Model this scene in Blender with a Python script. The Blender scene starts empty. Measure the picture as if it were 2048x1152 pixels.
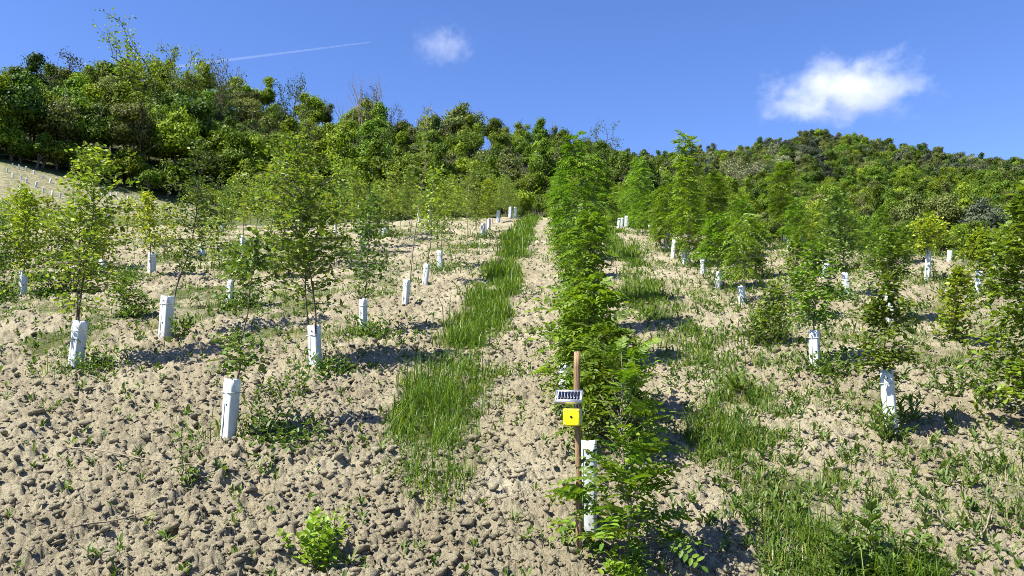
import bpy, math, random
import numpy as np

# ------------------------------------------------------------------ camera, world, sun, exposure
S = bpy.context.scene
COL = S.collection
R_ = math.radians
CAMZ, PITCH, YAW, FPX = 2.28, 6.0, 3.0, 1577.0
cam_d = bpy.data.cameras.new('camera'); cam = bpy.data.objects.new('camera', cam_d); COL.objects.link(cam)
cam.location = (0, 0, CAMZ); cam.rotation_euler = (R_(90 + PITCH), 0, R_(YAW))
cam_d.sensor_width = 36.0; cam_d.lens = 36.0 * FPX / 2048.0
cam_d.clip_start = 0.05; cam_d.clip_end = 20000
S.camera = cam

SUN_EL, SUN_AZ = 54.0, -119.0          # azimuth from +Y, clockwise positive: the sun stands to the left, a little behind
w = bpy.data.worlds.new('World'); S.world = w; w.use_nodes = True
nt = w.node_tree; nt.nodes.clear()
o_ = nt.nodes.new('ShaderNodeOutputWorld'); bg = nt.nodes.new('ShaderNodeBackground')
sky = nt.nodes.new('ShaderNodeTexSky'); sky.sky_type = 'NISHITA'; sky.sun_disc = False
sky.sun_elevation = R_(SUN_EL); sky.sun_rotation = R_(SUN_AZ)
sky.altitude = 300; sky.air_density = 1.0; sky.dust_density = 0.4; sky.ozone_density = 3.0
hs = nt.nodes.new('ShaderNodeHueSaturation'); hs.inputs['Saturation'].default_value = 1.12
tint = nt.nodes.new('ShaderNodeMix'); tint.data_type = 'RGBA'; tint.blend_type = 'MULTIPLY'
tint.inputs[0].default_value = 1.0; tint.inputs[7].default_value = (0.94, 0.965, 1.30, 1)
nt.links.new(sky.outputs[0], hs.inputs['Color']); nt.links.new(hs.outputs[0], tint.inputs[6])
nt.links.new(tint.outputs[2], bg.inputs[0]); bg.inputs[1].default_value = 0.067
nt.links.new(bg.outputs[0], o_.inputs[0])
sd = bpy.data.lights.new('sun', 'SUN'); sd.energy = 5.0; sd.angle = R_(0.5); sd.color = (1.0, 0.95, 0.85)
sun = bpy.data.objects.new('sun', sd); COL.objects.link(sun)
sun.rotation_euler = (R_(90 - SUN_EL), 0, R_(180 - SUN_AZ))
S.view_settings.view_transform = 'Standard'; S.view_settings.look = 'None'
S.view_settings.gamma = 1.0; S.view_settings.use_curve_mapping = False
S.view_settings.exposure = 1.35
S.render.engine = 'CYCLES'
S.cycles.filter_width = 0.9
S.cycles.use_denoising = True
S.cycles.denoising_input_passes = 'RGB_ALBEDO_NORMAL'; S.cycles.denoising_prefilter = 'NONE'
S.cycles.max_bounces = 6; S.cycles.diffuse_bounces = 3; S.cycles.glossy_bounces = 2
S.cycles.transmission_bounces = 4; S.cycles.volume_bounces = 5; S.cycles.transparent_max_bounces = 8

rng = np.random.default_rng(11); random.seed(5)

# ------------------------------------------------------------------ picture <-> place
cy, sy, cp, sp_ = math.cos(R_(YAW)), math.sin(R_(YAW)), math.cos(R_(PITCH)), math.sin(R_(PITCH))
FWD = np.array([-sy * cp, cy * cp, sp_]); RGT = np.array([cy, sy, 0.0]); UPV = np.cross(RGT, FWD)
CAM = np.array([0, 0, CAMZ])
def ray(px, py): return FWD + RGT * ((px - 1024) / FPX) + UPV * ((576 - py) / FPX)
def elev_tan(px, py):
    d = ray(px, py); return d[2] / math.hypot(d[0], d[1])
def azim(px, py=450):
    d = ray(px, py); return math.atan2(d[0], d[1])
SLOPE = math.tan(R_(15.08))

# terrain: hill field as an even slope up to a crest, then hollow, far slope and wooded hills
TX = [-900, -400, 0, 350, 600, 850, 1000, 1110, 1250, 1350, 1500, 1650, 1850, 2048, 2400, 2900]
TAB = {  # distance -> image height of the bare ground in each direction
 'c':  [462, 462, 458, 456, 450, 440, 436, 436, 455, 468, 482, 495, 515, 535, 560, 580],
 45:   [470, 468, 464, 462, 460, 455, 452, 452, 476, 492, 508, 524, 545, 562, 585, 600],
 85:   [430, 428, 432, 446, 456, 455, 454, 458, 476, 492, 508, 522, 540, 555, 575, 590],
 115:  [310, 318, 329, 412, 440, 446, 446, 452, 466, 482, 497, 508, 520, 530, 545, 560],
 190:  [275, 252, 228, 195, 266, 290, 302, 318, 374, 420, 440, 442, 450, 458, 470, 480],
 310:  [330, 320, 310, 300, 330, 345, 350, 350, 350, 345, 330, 300, 338, 368, 390, 400],
 420:  [360, 350, 340, 330, 360, 375, 380, 380, 380, 375, 350, 330, 365, 390, 410, 420],
 900:  [560, 560, 560, 560, 560, 560, 560, 560, 560, 560, 560, 560, 560, 560, 560, 560],
 4000: [700] * 16}
AZ = np.array([azim(x) for x in TX])
def crest_r(px, py):
    d = ray(px, py); t = CAMZ / (SLOPE * d[1] - d[2]); return math.hypot(d[0], d[1]) * t
RC = np.array([crest_r(x, y) for x, y in zip(TX, TAB['c'])])
KR = [45, 85, 115, 190, 310, 420, 900, 4000]
KZ = np.array([[CAMZ + r * elev_tan(x, y) for x, y in zip(TX, TAB[r])] for r in KR])
def zg(x, y):
    x = np.asarray(x, float); y = np.asarray(y, float)
    r = np.hypot(x, y) + 1e-9; az = np.arctan2(x, y)
    plane = SLOPE * np.maximum(y, -60)
    azc = np.clip(az, AZ[0], AZ[-1])
    rc = np.interp(azc, AZ, RC)
    cosaz = np.cos(azc)
    zc = SLOPE * rc * cosaz
    ks = [np.interp(azc, AZ, KZ[i]) for i in range(len(KR))]
    z = np.where(r < rc, plane, 0.0)
    pr, pz = rc, zc
    for kr, kz in zip(KR, ks):
        m = (r >= pr) & (r < kr)
        t = np.clip((r - pr) / np.maximum(kr - pr, 1e-6), 0, 1)
        z = np.where(m, pz + (kz - pz) * t, z)
        pr, pz = np.full_like(r, kr), kz
    z = np.where(r >= KR[-1], ks[-1], z)
    # directions the picture does not show: the same slope runs on to the side and down behind the camera
    side = np.clip((np.abs(az) - 0.95) / 0.5, 0, 1)
    zs = SLOPE * np.clip(y, -70, 30) + 0.05 * np.maximum(r - 40, 0) * (y > 0) * np.cos(np.clip(az, -1.5, 1.5))
    return z * (1 - side) + zs * side
def at(px, py):
    d = ray(px, py); t = np.geomspace(2.0, 700, 6000)
    p = CAM[None] + d[None] * t[:, None]
    below = p[:, 2] < zg(p[:, 0], p[:, 1])
    i = int(np.argmax(below)) if below.any() else len(t) - 1
    return np.array([p[i, 0], p[i, 1], float(zg(p[i, 0], p[i, 1]))])
def at_r(px, r):
    a = azim(px); x, y = r * math.sin(a), r * math.cos(a)
    return np.array([x, y, float(zg(x, y))])
def height_to(base, px, py):
    return CAMZ + math.hypot(base[0], base[1]) * elev_tan(px, py) - base[2]
def px_of(p):
    v = np.asarray(p) - CAM; k = v @ FWD
    return 1024 + FPX * (v @ RGT) / k, 576 - FPX * (v @ UPV) / k

# ------------------------------------------------------------------ numpy noise
def H(ix, iy, s):
    h = (ix.astype(np.int64) * 374761393 + iy.astype(np.int64) * 668265263 + s * 974711) & 0xffffffff
    h = ((h ^ (h >> 13)) * 1274126177) & 0xffffffff
    h = ((h ^ (h >> 16)) * 2246822519) & 0xffffffff
    return ((h ^ (h >> 15)) & 0xffffff) / float(0xffffff)
def vnoise(x, y, sc, s):
    X, Y = x / sc, y / sc; ix, iy = np.floor(X), np.floor(Y); fx, fy = X - ix, Y - iy
    fx = fx * fx * (3 - 2 * fx); fy = fy * fy * (3 - 2 * fy)
    a = H(ix, iy, s) * (1 - fx) + H(ix + 1, iy, s) * fx
    b = H(ix, iy + 1, s) * (1 - fx) + H(ix + 1, iy + 1, s) * fx
    return a * (1 - fy) + b * fy
def clods(x, y, sc, s, present):
    X, Y = x / sc, y / sc; ix, iy = np.floor(X), np.floor(Y); best = np.zeros_like(X)
    for dx in (-1, 0, 1):
        for dy in (-1, 0, 1):
            jx, jy = ix + dx, iy + dy
            cx = jx + H(jx, jy, s); cy_ = jy + H(jx, jy, s + 1)
            rad = 0.38 + 0.55 * H(jx, jy, s + 2); pr = H(jx, jy, s + 3) < present
            th = H(jx, jy, s + 4) * 6.283
            tx, ty = X - cx, Y - cy_
            u = tx * np.cos(th) + ty * np.sin(th); v = (-tx * np.sin(th) + ty * np.cos(th)) * 1.35
            q = (np.abs(u) ** 2.4 + np.abs(v) ** 2.4) / rad ** 2.4
            hgt = rad * np.minimum(1.2 * (1 - q), .45 + .2 * H(jx, jy, s + 6) + .6 * (u * np.cos(th * 3) + v * np.sin(th * 5)))
            best = np.where(pr & (q < 1), np.maximum(best, hgt), best)
    return best * sc
def soil_relief(x, y, r):
    wx = x + 0.035 * (vnoise(x, y, 0.06, 91) - 0.5) + 0.02 * (vnoise(x, y, 0.022, 92) - 0.5)
    wy = y + 0.035 * (vnoise(x, y, 0.06, 93) - 0.5) + 0.02 * (vnoise(x, y, 0.022, 94) - 0.5)
    rough = 0.75 + 0.75 * np.clip((-x - 0.2) / 2.0, 0, 1)       # the ploughed left side is coarser
    z = 0.10 * (vnoise(x, y, 1.1, 3) - 0.5) + 0.05 * (vnoise(x, y, 0.4, 5) - 0.5)
    z = z + 0.20 * clods(wx, wy, 0.24, 20, 0.42) * rough
    z = z + 0.42 * clods(wx, wy, 0.12, 40, 0.62) * rough
    f = np.clip(2.2 - r / 14, 0, 1)
    z = z + 0.95 * clods(wx, wy, 0.062, 60, 0.72) * f
    z = z + .022 * (vnoise(x, y, .05, 95) - .5) + .012 * (vnoise(x, y, .02, 96) - .5) * np.clip(2 - r / 6, 0, 1)
    f = np.clip(2.0 - r / 7, 0, 1)
    z = z + 1.0 * clods(x + .3 * (wx - x), y + .3 * (wy - y), 0.033, 80, 0.8) * f
    return z

# ------------------------------------------------------------------ mesh helpers
def mesh(name, V, faces, mat=None, smooth=False, attrs=None):
    """faces: list of int arrays (n, k)"""
    V = np.asarray(V, np.float32); me = bpy.data.meshes.new(name)
    faces = [np.asarray(f, np.int32) for f in faces if len(f)]
    me.vertices.add(len(V)); me.vertices.foreach_set('co', V.ravel())
    nl = sum(f.size for f in faces); npoly = sum(len(f) for f in faces)
    me.loops.add(nl); me.loops.foreach_set('vertex_index', np.concatenate([f.ravel() for f in faces]))
    me.polygons.add(npoly)
    tot = np.concatenate([np.full(len(f), f.shape[1], np.int32) for f in faces])
    st = np.concatenate([[0], np.cumsum(tot)[:-1]]).astype(np.int32)
    me.polygons.foreach_set('loop_start', st)
    if smooth: me.polygons.foreach_set('use_smooth', np.ones(npoly, bool))
    for k, v in (attrs or {}).items():
        a = me.attributes.new(k, 'FLOAT', 'POINT'); a.data.foreach_set('value', np.asarray(v, np.float32))
    me.update(calc_edges=True)
    if mat: me.materials.append(mat)
    return me
def link(name, me, parent=None, loc=None, rot=None, scale=None):
    o = bpy.data.objects.new(name, me); COL.objects.link(o)
    if parent is not None: o.parent = parent
    if loc is not None: o.location = [float(v) for v in loc]
    if rot is not None: o.rotation_euler = rot
    if scale is not None: o.scale = (scale,) * 3 if np.isscalar(scale) else scale
    return o
def tag(o, label=None, cat=None, group=None, kind=None):
    if label: o['label'] = label
    if cat: o['category'] = cat
    if group: o['group'] = group
    if kind: o['kind'] = kind
    return o
class Geo:
    def __init__(s): s.V = []; s.F = {}; s.n = 0
    def add(s, V, *faces):
        V = np.asarray(V, float).reshape(-1, 3)
        for f in faces:
            f = np.asarray(f, int)
            if f.size: s.F.setdefault(f.shape[1], []).append(f + s.n)
        s.V.append(V); s.n += len(V); return s
    def mesh(s, name, mat, smooth=False):
        return mesh(name, np.concatenate(s.V), [np.concatenate(f) for f in s.F.values()], mat, smooth)
    def tris(s): return sum(len(f) * (k - 2) for k, l in s.F.items() for f in l)
def norm(v): return v / np.maximum(np.linalg.norm(v, axis=-1, keepdims=True), 1e-9)
def tube(g, P, rad, n=6, cap=True):
    P = np.asarray(P, float); m = len(P); rad = np.broadcast_to(rad, m)
    T = norm(np.gradient(P, axis=0)); ref = np.array([1.0, 0.13, 0.07])
    if abs(T[0] @ norm(ref)) > 0.9: ref = np.array([0.1, 1.0, 0.05])
    A = norm(np.cross(T, ref)); B = np.cross(T, A)
    a = np.linspace(0, 2 * math.pi, n, endpoint=False)
    V = P[:, None] + rad[:, None, None] * (np.cos(a)[None, :, None] * A[:, None] + np.sin(a)[None, :, None] * B[:, None])
    i = np.arange(m - 1)[:, None] * n; j = np.arange(n)[None]; k = (j + 1) % n
    F = np.stack([i + j, i + k, i + n + k, i + n + j], -1).reshape(-1, 4)
    g.add(V.reshape(-1, 3), F, *([np.array([list(range((m - 1) * n, m * n))])] if cap and n in (4, 5, 6, 8, 10, 12) else []))
def leaves(g, P, D, N, L, W, fold=0.22, shape='oval'):
    """a batch of leaves: base P, direction D, face normal N"""
    P = np.asarray(P, float); n = len(P)
    if n == 0: return
    D = norm(np.asarray(D, float)); X = norm(np.cross(D, N)); N = np.cross(X, D)
    L = np.broadcast_to(L, n)[:, None]; W = np.broadcast_to(W, n)[:, None]
    if shape == 'oval':
        bend = rng.uniform(-0.12, 0.2, (n, 1))
        tip = P + D * L - N * L * bend
        def e(s, t, k): return P + D * L * t + X * W * 0.5 * s * k + N * (W * fold - L * bend * t * t * 0.8)
        V = np.stack([P, tip, e(-1, .68, .82), e(-1, .27, .92), e(1, .27, .92), e(1, .68, .82)], 1)
        b = np.arange(n)[:, None] * 6
        g.add(V.reshape(-1, 3), b + np.array([[0, 1, 2, 3]]), b + np.array([[0, 4, 5, 1]]))
    else:
        V = np.stack([P, P + D * L * .45 + X * W * .5 + N * W * fold, P + D * L, P + D * L * .45 - X * W * .5 + N * W * fold], 1)
        b = np.arange(n)[:, None] * 4
        g.add(V.reshape(-1, 3), b + np.array([[0, 1, 2]]), b + np.array([[0, 2, 3]]))
def pinnate(g, gs, P, D, N, L, pairs, ll, lw, droop=0.25, shape='oval'):
    """compound leaves; gs takes the leaf stalks"""
    P = np.asarray(P, float); n = len(P); D = norm(np.asarray(D, float)); X = norm(np.cross(D, N)); N = np.cross(X, D)
    L = np.broadcast_to(L, n)
    dn = np.array([0, 0, -1.0])
    for s in range(pairs + 1):
        t = 0.22 + 0.78 * s / pairs
        q = P + D * (L * t)[:, None] + dn * (L * droop * t * t)[:, None]
        dd = norm(D + dn * 2 * droop * t)
        sc = 1.0 - 0.35 * abs(t - 0.55)
        if s == pairs: leaves(g, q, dd, N, ll * sc, lw * sc, shape=shape); continue
        for sg in (-1, 1):
            j = rng.normal(0, .16, (n, 3))
            leaves(g, q, dd * .35 + X * sg + j * .7, N + j, ll * sc * rng.uniform(.85, 1.1, n), lw * sc, shape=shape)
    if gs is not None:
        for i in range(n):
            t = np.linspace(0, 1, 4)[:, None]
            tube(gs, P[i] + D[i] * L[i] * t + dn * L[i] * droop * t * t, np.array([.0022, .0018, .0014, .0009]), 3, False)

# ------------------------------------------------------------------ materials
def mat_new(name):
    m = bpy.data.materials.new(name); m.use_nodes = True; t = m.node_tree; t.nodes.clear()
    out = t.nodes.new('ShaderNodeOutputMaterial'); return m, t, out
def ramp(t, stops, interp='LINEAR'):
    r = t.nodes.new('ShaderNodeValToRGB'); r.color_ramp.interpolation = interp
    while len(r.color_ramp.elements) < len(stops): r.color_ramp.elements.new(0.5)
    for e, (p, c) in zip(r.color_ramp.elements, stops): e.position = p; e.color = (*c, 1)
    return r
def leaf_mat(name, cols, trans=0.32, rough=0.5, spec=0.35, vary=0.25):
    m, t, out = mat_new(name); L = t.links.new
    geo = t.nodes.new('ShaderNodeNewGeometry'); r = ramp(t, [(i / (len(cols) - 1), c) for i, c in enumerate(cols)])
    L(geo.outputs['Random Per Island'], r.inputs[0])
    oi = t.nodes.new('ShaderNodeObjectInfo'); hsv = t.nodes.new('ShaderNodeHueSaturation')
    mr = t.nodes.new('ShaderNodeMapRange'); mr.inputs[3].default_value = 1 - vary; mr.inputs[4].default_value = 1 + vary
    L(oi.outputs['Random'], mr.inputs[0]); L(mr.outputs[0], hsv.inputs['Value'])
    mh = t.nodes.new('ShaderNodeMapRange'); mh.inputs[3].default_value = 0.485; mh.inputs[4].default_value = 0.512
    mm = t.nodes.new('ShaderNodeMath'); mm.operation = 'MULTIPLY'; mm.inputs[1].default_value = 7.13
    fr = t.nodes.new('ShaderNodeMath'); fr.operation = 'FRACT'
    L(oi.outputs['Random'], mm.inputs[0]); L(mm.outputs[0], fr.inputs[0]); L(fr.outputs[0], mh.inputs[0]); L(mh.outputs[0], hsv.inputs['Hue'])
    L(r.outputs[0], hsv.inputs['Color'])
    p = t.nodes.new('ShaderNodeBsdfPrincipled'); p.inputs['Roughness'].default_value = rough
    p.inputs['Specular IOR Level'].default_value = spec
    L(hsv.outputs[0], p.inputs['Base Color'])
    tr = t.nodes.new('ShaderNodeBsdfTranslucent'); tc = t.nodes.new('ShaderNodeMix'); tc.data_type = 'RGBA'; tc.blend_type = 'MULTIPLY'
    tc.inputs[0].default_value = 1; tc.inputs[7].default_value = (1.35, 1.45, 0.55, 1)
    L(hsv.outputs[0], tc.inputs[6]); L(tc.outputs[2], tr.inputs[0])
    mx = t.nodes.new('ShaderNodeMixShader'); mx.inputs[0].default_value = trans
    L(p.outputs[0], mx.inputs[1]); L(tr.outputs[0], mx.inputs[2]); L(mx.outputs[0], out.inputs[0])
    return m
def noisy_mat(name, cols, scale=20, rough=0.8, bump=0.3, stretch=(1, 1, 1), spec=0.3, dist=0.01, trans=0):
    m, t, out = mat_new(name); L = t.links.new
    tc = t.nodes.new('ShaderNodeTexCoord'); mp = t.nodes.new('ShaderNodeMapping'); mp.inputs['Scale'].default_value = stretch
    nz = t.nodes.new('ShaderNodeTexNoise'); nz.inputs['Scale'].default_value = scale; nz.inputs['Detail'].default_value = 6; nz.inputs['Roughness'].default_value = .65
    L(tc.outputs['Object'], mp.inputs[0]); L(mp.outputs[0], nz.inputs['Vector'])
    r = ramp(t, [(0.3 + 0.4 * i / (len(cols) - 1), c) for i, c in enumerate(cols)]); L(nz.outputs[0], r.inputs[0])
    p = t.nodes.new('ShaderNodeBsdfPrincipled'); p.inputs['Roughness'].default_value = rough; p.inputs['Specular IOR Level'].default_value = spec
    L(r.outputs[0], p.inputs['Base Color'])
    b = t.nodes.new('ShaderNodeBump'); b.inputs['Strength'].default_value = bump; b.inputs['Distance'].default_value = dist
    L(nz.outputs[0], b.inputs['Height']); L(b.outputs[0], p.inputs['Normal'])
    if trans:
        tr = t.nodes.new('ShaderNodeBsdfTranslucent'); L(r.outputs[0], tr.inputs[0])
        mx = t.nodes.new('ShaderNodeMixShader'); mx.inputs[0].default_value = trans
        L(p.outputs[0], mx.inputs[1]); L(tr.outputs[0], mx.inputs[2]); L(mx.outputs[0], out.inputs[0])
    else: L(p.outputs[0], out.inputs[0])
    return m
def soil_mat():
    m, t, out = mat_new('dry_soil'); L = t.links.new
    tc = t.nodes.new('ShaderNodeNewGeometry')
    n1 = t.nodes.new('ShaderNodeTexNoise'); n1.inputs['Scale'].default_value = 1.3; n1.inputs['Detail'].default_value = 5
    n2 = t.nodes.new('ShaderNodeTexNoise'); n2.inputs['Scale'].default_value = 38; n2.inputs['Detail'].default_value = 8; n2.inputs['Roughness'].default_value = .7
    n3 = t.nodes.new('ShaderNodeTexNoise'); n3.inputs['Scale'].default_value = 150; n3.inputs['Detail'].default_value = 4
    for n in (n1, n2, n3): L(tc.outputs['Position'], n.inputs['Vector'])
    r1 = ramp(t, [(0.3, (.238, .206, .138)), (0.55, (.308, .273, .186)), (0.75, (.378, .342, .246))]); L(n1.outputs[0], r1.inputs[0])
    r2 = ramp(t, [(0.30, (.50, .48, .45)), (0.45, (.92, .92, .91)), (0.68, (1.16, 1.14, 1.11))]); L(n2.outputs[0], r2.inputs[0])
    mx = t.nodes.new('ShaderNodeMix'); mx.data_type = 'RGBA'; mx.blend_type = 'MULTIPLY'; mx.inputs[0].default_value = 1
    L(r1.outputs[0], mx.inputs[6]); L(r2.outputs[0], mx.inputs[7])
    at_ = t.nodes.new('ShaderNodeAttribute'); at_.attribute_name = 'grassy'
    gn = t.nodes.new('ShaderNodeTexNoise'); gn.inputs['Scale'].default_value = 2.2; gn.inputs['Detail'].default_value = 8; gn.inputs['Roughness'].default_value = .75
    L(tc.outputs['Position'], gn.inputs['Vector'])
    gr = ramp(t, [(0.3, (.035, .060, .014)), (0.5, (.075, .095, .03)), (0.7, (.15, .14, .06))]); L(gn.outputs[0], gr.inputs[0])
    md = t.nodes.new('ShaderNodeMath'); md.operation = 'ADD'; L(at_.outputs['Fac'], md.inputs[0])
    sb = t.nodes.new('ShaderNodeMath'); sb.operation = 'MULTIPLY_ADD'; sb.inputs[1].default_value = 1.6; sb.inputs[2].default_value = -0.8
    L(gn.outputs[0], sb.inputs[0]); L(sb.outputs[0], md.inputs[1])
    st = t.nodes.new('ShaderNodeMapRange'); st.inputs[1].default_value = .35; st.inputs[2].default_value = .65; L(md.outputs[0], st.inputs[0])
    mg = t.nodes.new('ShaderNodeMix'); mg.data_type = 'RGBA'
    L(st.outputs[0], mg.inputs[0]); L(mx.outputs[2], mg.inputs[6]); L(gr.outputs[0], mg.inputs[7])
    aw = t.nodes.new('ShaderNodeAttribute'); aw.attribute_name = 'wooded'
    mw = t.nodes.new('ShaderNodeMix'); mw.data_type = 'RGBA'; mw.inputs[7].default_value = (.035, .04, .015, 1)
    L(aw.outputs['Fac'], mw.inputs[0]); L(mg.outputs[2], mw.inputs[6])
    p = t.nodes.new('ShaderNodeBsdfPrincipled'); p.inputs['Roughness'].default_value = .95; p.inputs['Specular IOR Level'].default_value = .1
    L(mw.outputs[2], p.inputs['Base Color'])
    b1 = t.nodes.new('ShaderNodeBump'); b1.inputs['Strength'].default_value = 1.0; b1.inputs['Distance'].default_value = .03; L(n2.outputs[0], b1.inputs['Height'])
    b2 = t.nodes.new('ShaderNodeBump'); b2.inputs['Strength'].default_value = .9; b2.inputs['Distance'].default_value = .008; L(n3.outputs[0], b2.inputs['Height'])
    L(b1.outputs[0], b2.inputs['Normal']); L(b2.outputs[0], p.inputs['Normal']); L(p.outputs[0], out.inputs[0])
    return m
def plain(name, c, rough=.5, metal=0, spec=.5):
    m, t, out = mat_new(name); p = t.nodes.new('ShaderNodeBsdfPrincipled')
    p.inputs['Base Color'].default_value = (*c, 1); p.inputs['Roughness'].default_value = rough
    p.inputs['Metallic'].default_value = metal; p.inputs['Specular IOR Level'].default_value = spec
    t.links.new(p.outputs[0], out.inputs[0]); return m
SOIL = soil_mat()
M_ASH = leaf_mat('leaf_ash', [(0.070, 0.125, 0.013), (0.117, 0.192, 0.018), (0.187, 0.258, 0.026), (0.312, 0.356, 0.053)])
M_DARK = leaf_mat('leaf_dark', [(0.048, 0.094, 0.015), (0.085, 0.153, 0.021), (0.181, 0.249, 0.041)], .25)
M_YEL = leaf_mat('leaf_yellowgreen', [(0.115, 0.178, 0.011), (0.204, 0.259, 0.016), (0.312, 0.333, 0.029)], .35)
M_ROB = leaf_mat('leaf_robinia', [(0.063, 0.132, 0.008), (0.105, 0.189, 0.013), (0.173, 0.255, 0.020)], .38)
M_HORN = leaf_mat('leaf_hornbeam', [(0.058, 0.120, 0.011), (0.108, 0.180, 0.016), (0.199, 0.273, 0.026)], .32)
M_RED = leaf_mat('leaf_bronze', [(.12, .07, .02), (.12, .14, .02), (.10, .16, .02)], .3)
M_PALE = leaf_mat('leaf_pale', [(.18, .20, .08), (.32, .31, .16), (.42, .38, .22)], .3)
M_GRASS = leaf_mat('grass_blade', [(0.034, 0.085, 0.010), (0.050, 0.108, 0.008), (0.086, 0.150, 0.011), (0.131, 0.196, 0.019), (0.202, 0.243, 0.037)], .4, .45)
M_STRAW = leaf_mat('straw', [(.30, .25, .12), (.42, .35, .2)], .3)
M_WEED = leaf_mat('leaf_weed', [(0.053, 0.099, 0.018), (0.091, 0.149, 0.025), (0.149, 0.208, 0.035)], .32)
M_LIME = leaf_mat('leaf_lime', [(.12, .21, .02), (.18, .28, .028), (.24, .34, .04)], .38)
M_BARK = noisy_mat('bark', [(.05, .04, .03), (.11, .09, .07), (.17, .145, .115)], 30, .9, .6, (1, 1, .25))
M_BARKL = noisy_mat('bark_light', [(.13, .105, .07), (.22, .18, .125), (.30, .25, .18)], 30, .85, .5, (1, 1, .25))
M_STEM = noisy_mat('green_stem', [(.07, .09, .03), (.11, .13, .045)], 30, .7, .2)
M_TUBE = noisy_mat('white_plastic', [(.56, .60, .58), (.66, .70, .69), (.72, .75, .75)], 7, .45, .08, (1, 1, .3), .4, .004, .22)
def muddy(m):
    t = m.node_tree; L = t.links.new; p = next(n for n in t.nodes if n.type == 'BSDF_PRINCIPLED'); src = p.inputs['Base Color'].links[0].from_socket
    tc = t.nodes.new('ShaderNodeTexCoord'); sx = t.nodes.new('ShaderNodeSeparateXYZ'); L(tc.outputs['Object'], sx.inputs[0])
    nz = t.nodes.new('ShaderNodeTexNoise'); nz.inputs['Scale'].default_value = 26; nz.inputs['Detail'].default_value = 6; L(tc.outputs['Object'], nz.inputs['Vector'])
    a = t.nodes.new('ShaderNodeMath'); a.operation = 'MULTIPLY_ADD'; a.inputs[1].default_value = .34; L(nz.outputs[0], a.inputs[0]); L(sx.outputs['Z'], a.inputs[2])
    r = t.nodes.new('ShaderNodeMapRange'); r.interpolation_type = 'SMOOTHSTEP'; r.inputs[1].default_value = .30; r.inputs[2].default_value = .12; r.inputs[3].default_value = 0; r.inputs[4].default_value = .75; L(a.outputs[0], r.inputs[0])
    mx = t.nodes.new('ShaderNodeMix'); mx.data_type = 'RGBA'; mx.inputs[7].default_value = (.27, .23, .16, 1); L(r.outputs[0], mx.inputs[0]); L(src, mx.inputs[6]); L(mx.outputs[2], p.inputs['Base Color'])
muddy(M_TUBE)
M_TUBED = noisy_mat('plastic_seam', [(.42, .46, .44), (.6, .64, .62)], 9, .5, .1, trans=.1)
M_HOLE = plain('dark_hole', (.02, .02, .02), .9)
FOREST = [
 leaf_mat('crown_mid', [(0.055, 0.102, 0.012), (0.102, 0.165, 0.017), (0.172, 0.241, 0.025)], .3, spec=.12, vary=.38),
 leaf_mat('crown_bright', [(0.085, 0.144, 0.012), (0.150, 0.212, 0.015), (0.242, 0.293, 0.030)], .33, spec=.12, vary=.38),
 leaf_mat('crown_dark', [(0.029, 0.058, 0.011), (0.051, 0.096, 0.014), (0.092, 0.145, 0.022)], .25, spec=.12, vary=.38),
 leaf_mat('crown_olive', [(0.065, 0.091, 0.022), (0.107, 0.132, 0.034), (0.173, 0.188, 0.060)], .28, spec=.12, vary=.38),
 leaf_mat('crown_grey', [(0.052, 0.070, 0.039), (0.077, 0.098, 0.060), (0.111, 0.135, 0.086)], .2, spec=.12, vary=.38),
 leaf_mat('crown_blossom', [(0.094, 0.114, 0.052), (0.187, 0.204, 0.112), (0.274, 0.286, 0.189)], .25, spec=.12, vary=.38)]

# ------------------------------------------------------------------ ground
def strip_w(x, y):
    """how grassy the place is, 0..1 (two grass strips, tufts in the other rows)"""
    wob = 0.22 * (vnoise(x, y, 1.3, 31) - .5) + .22 * (vnoise(x, y, .4, 32) - .5) + .12 * (vnoise(x, y, .15, 38) - .5)
    a = np.clip(1.25 - np.abs((x + wob * 1.6 + 0.98) / 0.34) ** 2, 0, 1) * np.clip((y - 5.0) / 1.2, 0, 1) * np.clip(.15 + 1.5 * vnoise(x, y, .5, 34), 0, 1)
    cut = np.clip((vnoise(x, y, 1.0, 33) - .22) / .2, 0, 1)
    b = np.clip(1.15 - np.abs((x + wob * 2 - 1.62) / 0.38) ** 2, 0, 1) * (0.35 + 0.65 * cut) * np.clip(.3 + 1.2 * vnoise(x, y, .4, 37), 0, 1)
    n = vnoise(x, y, .9, 35) * .6 + vnoise(x, y, .35, 36) * .4
    side_r = np.clip((x - 1.9) / 1.0, 0, 1) * np.clip((n - .36) / .2, 0, 1) * .6
    side_l = np.clip((-x - 2.2) / .8, 0, 1) * np.clip((y - 7.5) / 3, 0, 1) * np.clip((n - .46) / .15, 0, 1) * .7
    l2 = np.clip(1.1 - np.abs((x + 3.9 + wob) / .38) ** 2, 0, 1) * np.clip((n - .36) / .12, 0, 1) * np.clip((y - 8) / 2, 0, 1) * .8
    l3 = np.clip(1.2 - np.abs((x + 6.4 + wob) / .55) ** 2, 0, 1) * np.clip((n - .35) / .12, 0, 1) * np.clip((y - 8) / 1, 0, 1) * .9
    r2 = np.clip(1.1 - np.abs((x - 3.8 + wob) / .4) ** 2, 0, 1) * np.clip((n - .45) / .12, 0, 1) * .7
    return np.clip(np.maximum.reduce([a, b, side_r, side_l, l2, l3, r2]), 0, 1)
A0, A1 = R_(-39.5), R_(33.5)
az = np.concatenate([np.linspace(-math.pi, A0, 50)[:-1], np.linspace(A0, A1, 660), np.linspace(A1, math.pi, 50)[1:]])
rr = np.concatenate([[0.02, .8, 1.6, 2.3], np.geomspace(2.9, 34, 620), np.geomspace(34.5, 130, 60), np.geomspace(134, 430, 50), np.geomspace(450, 6000, 20)])
AA, RR = np.meshgrid(az, rr)
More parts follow.
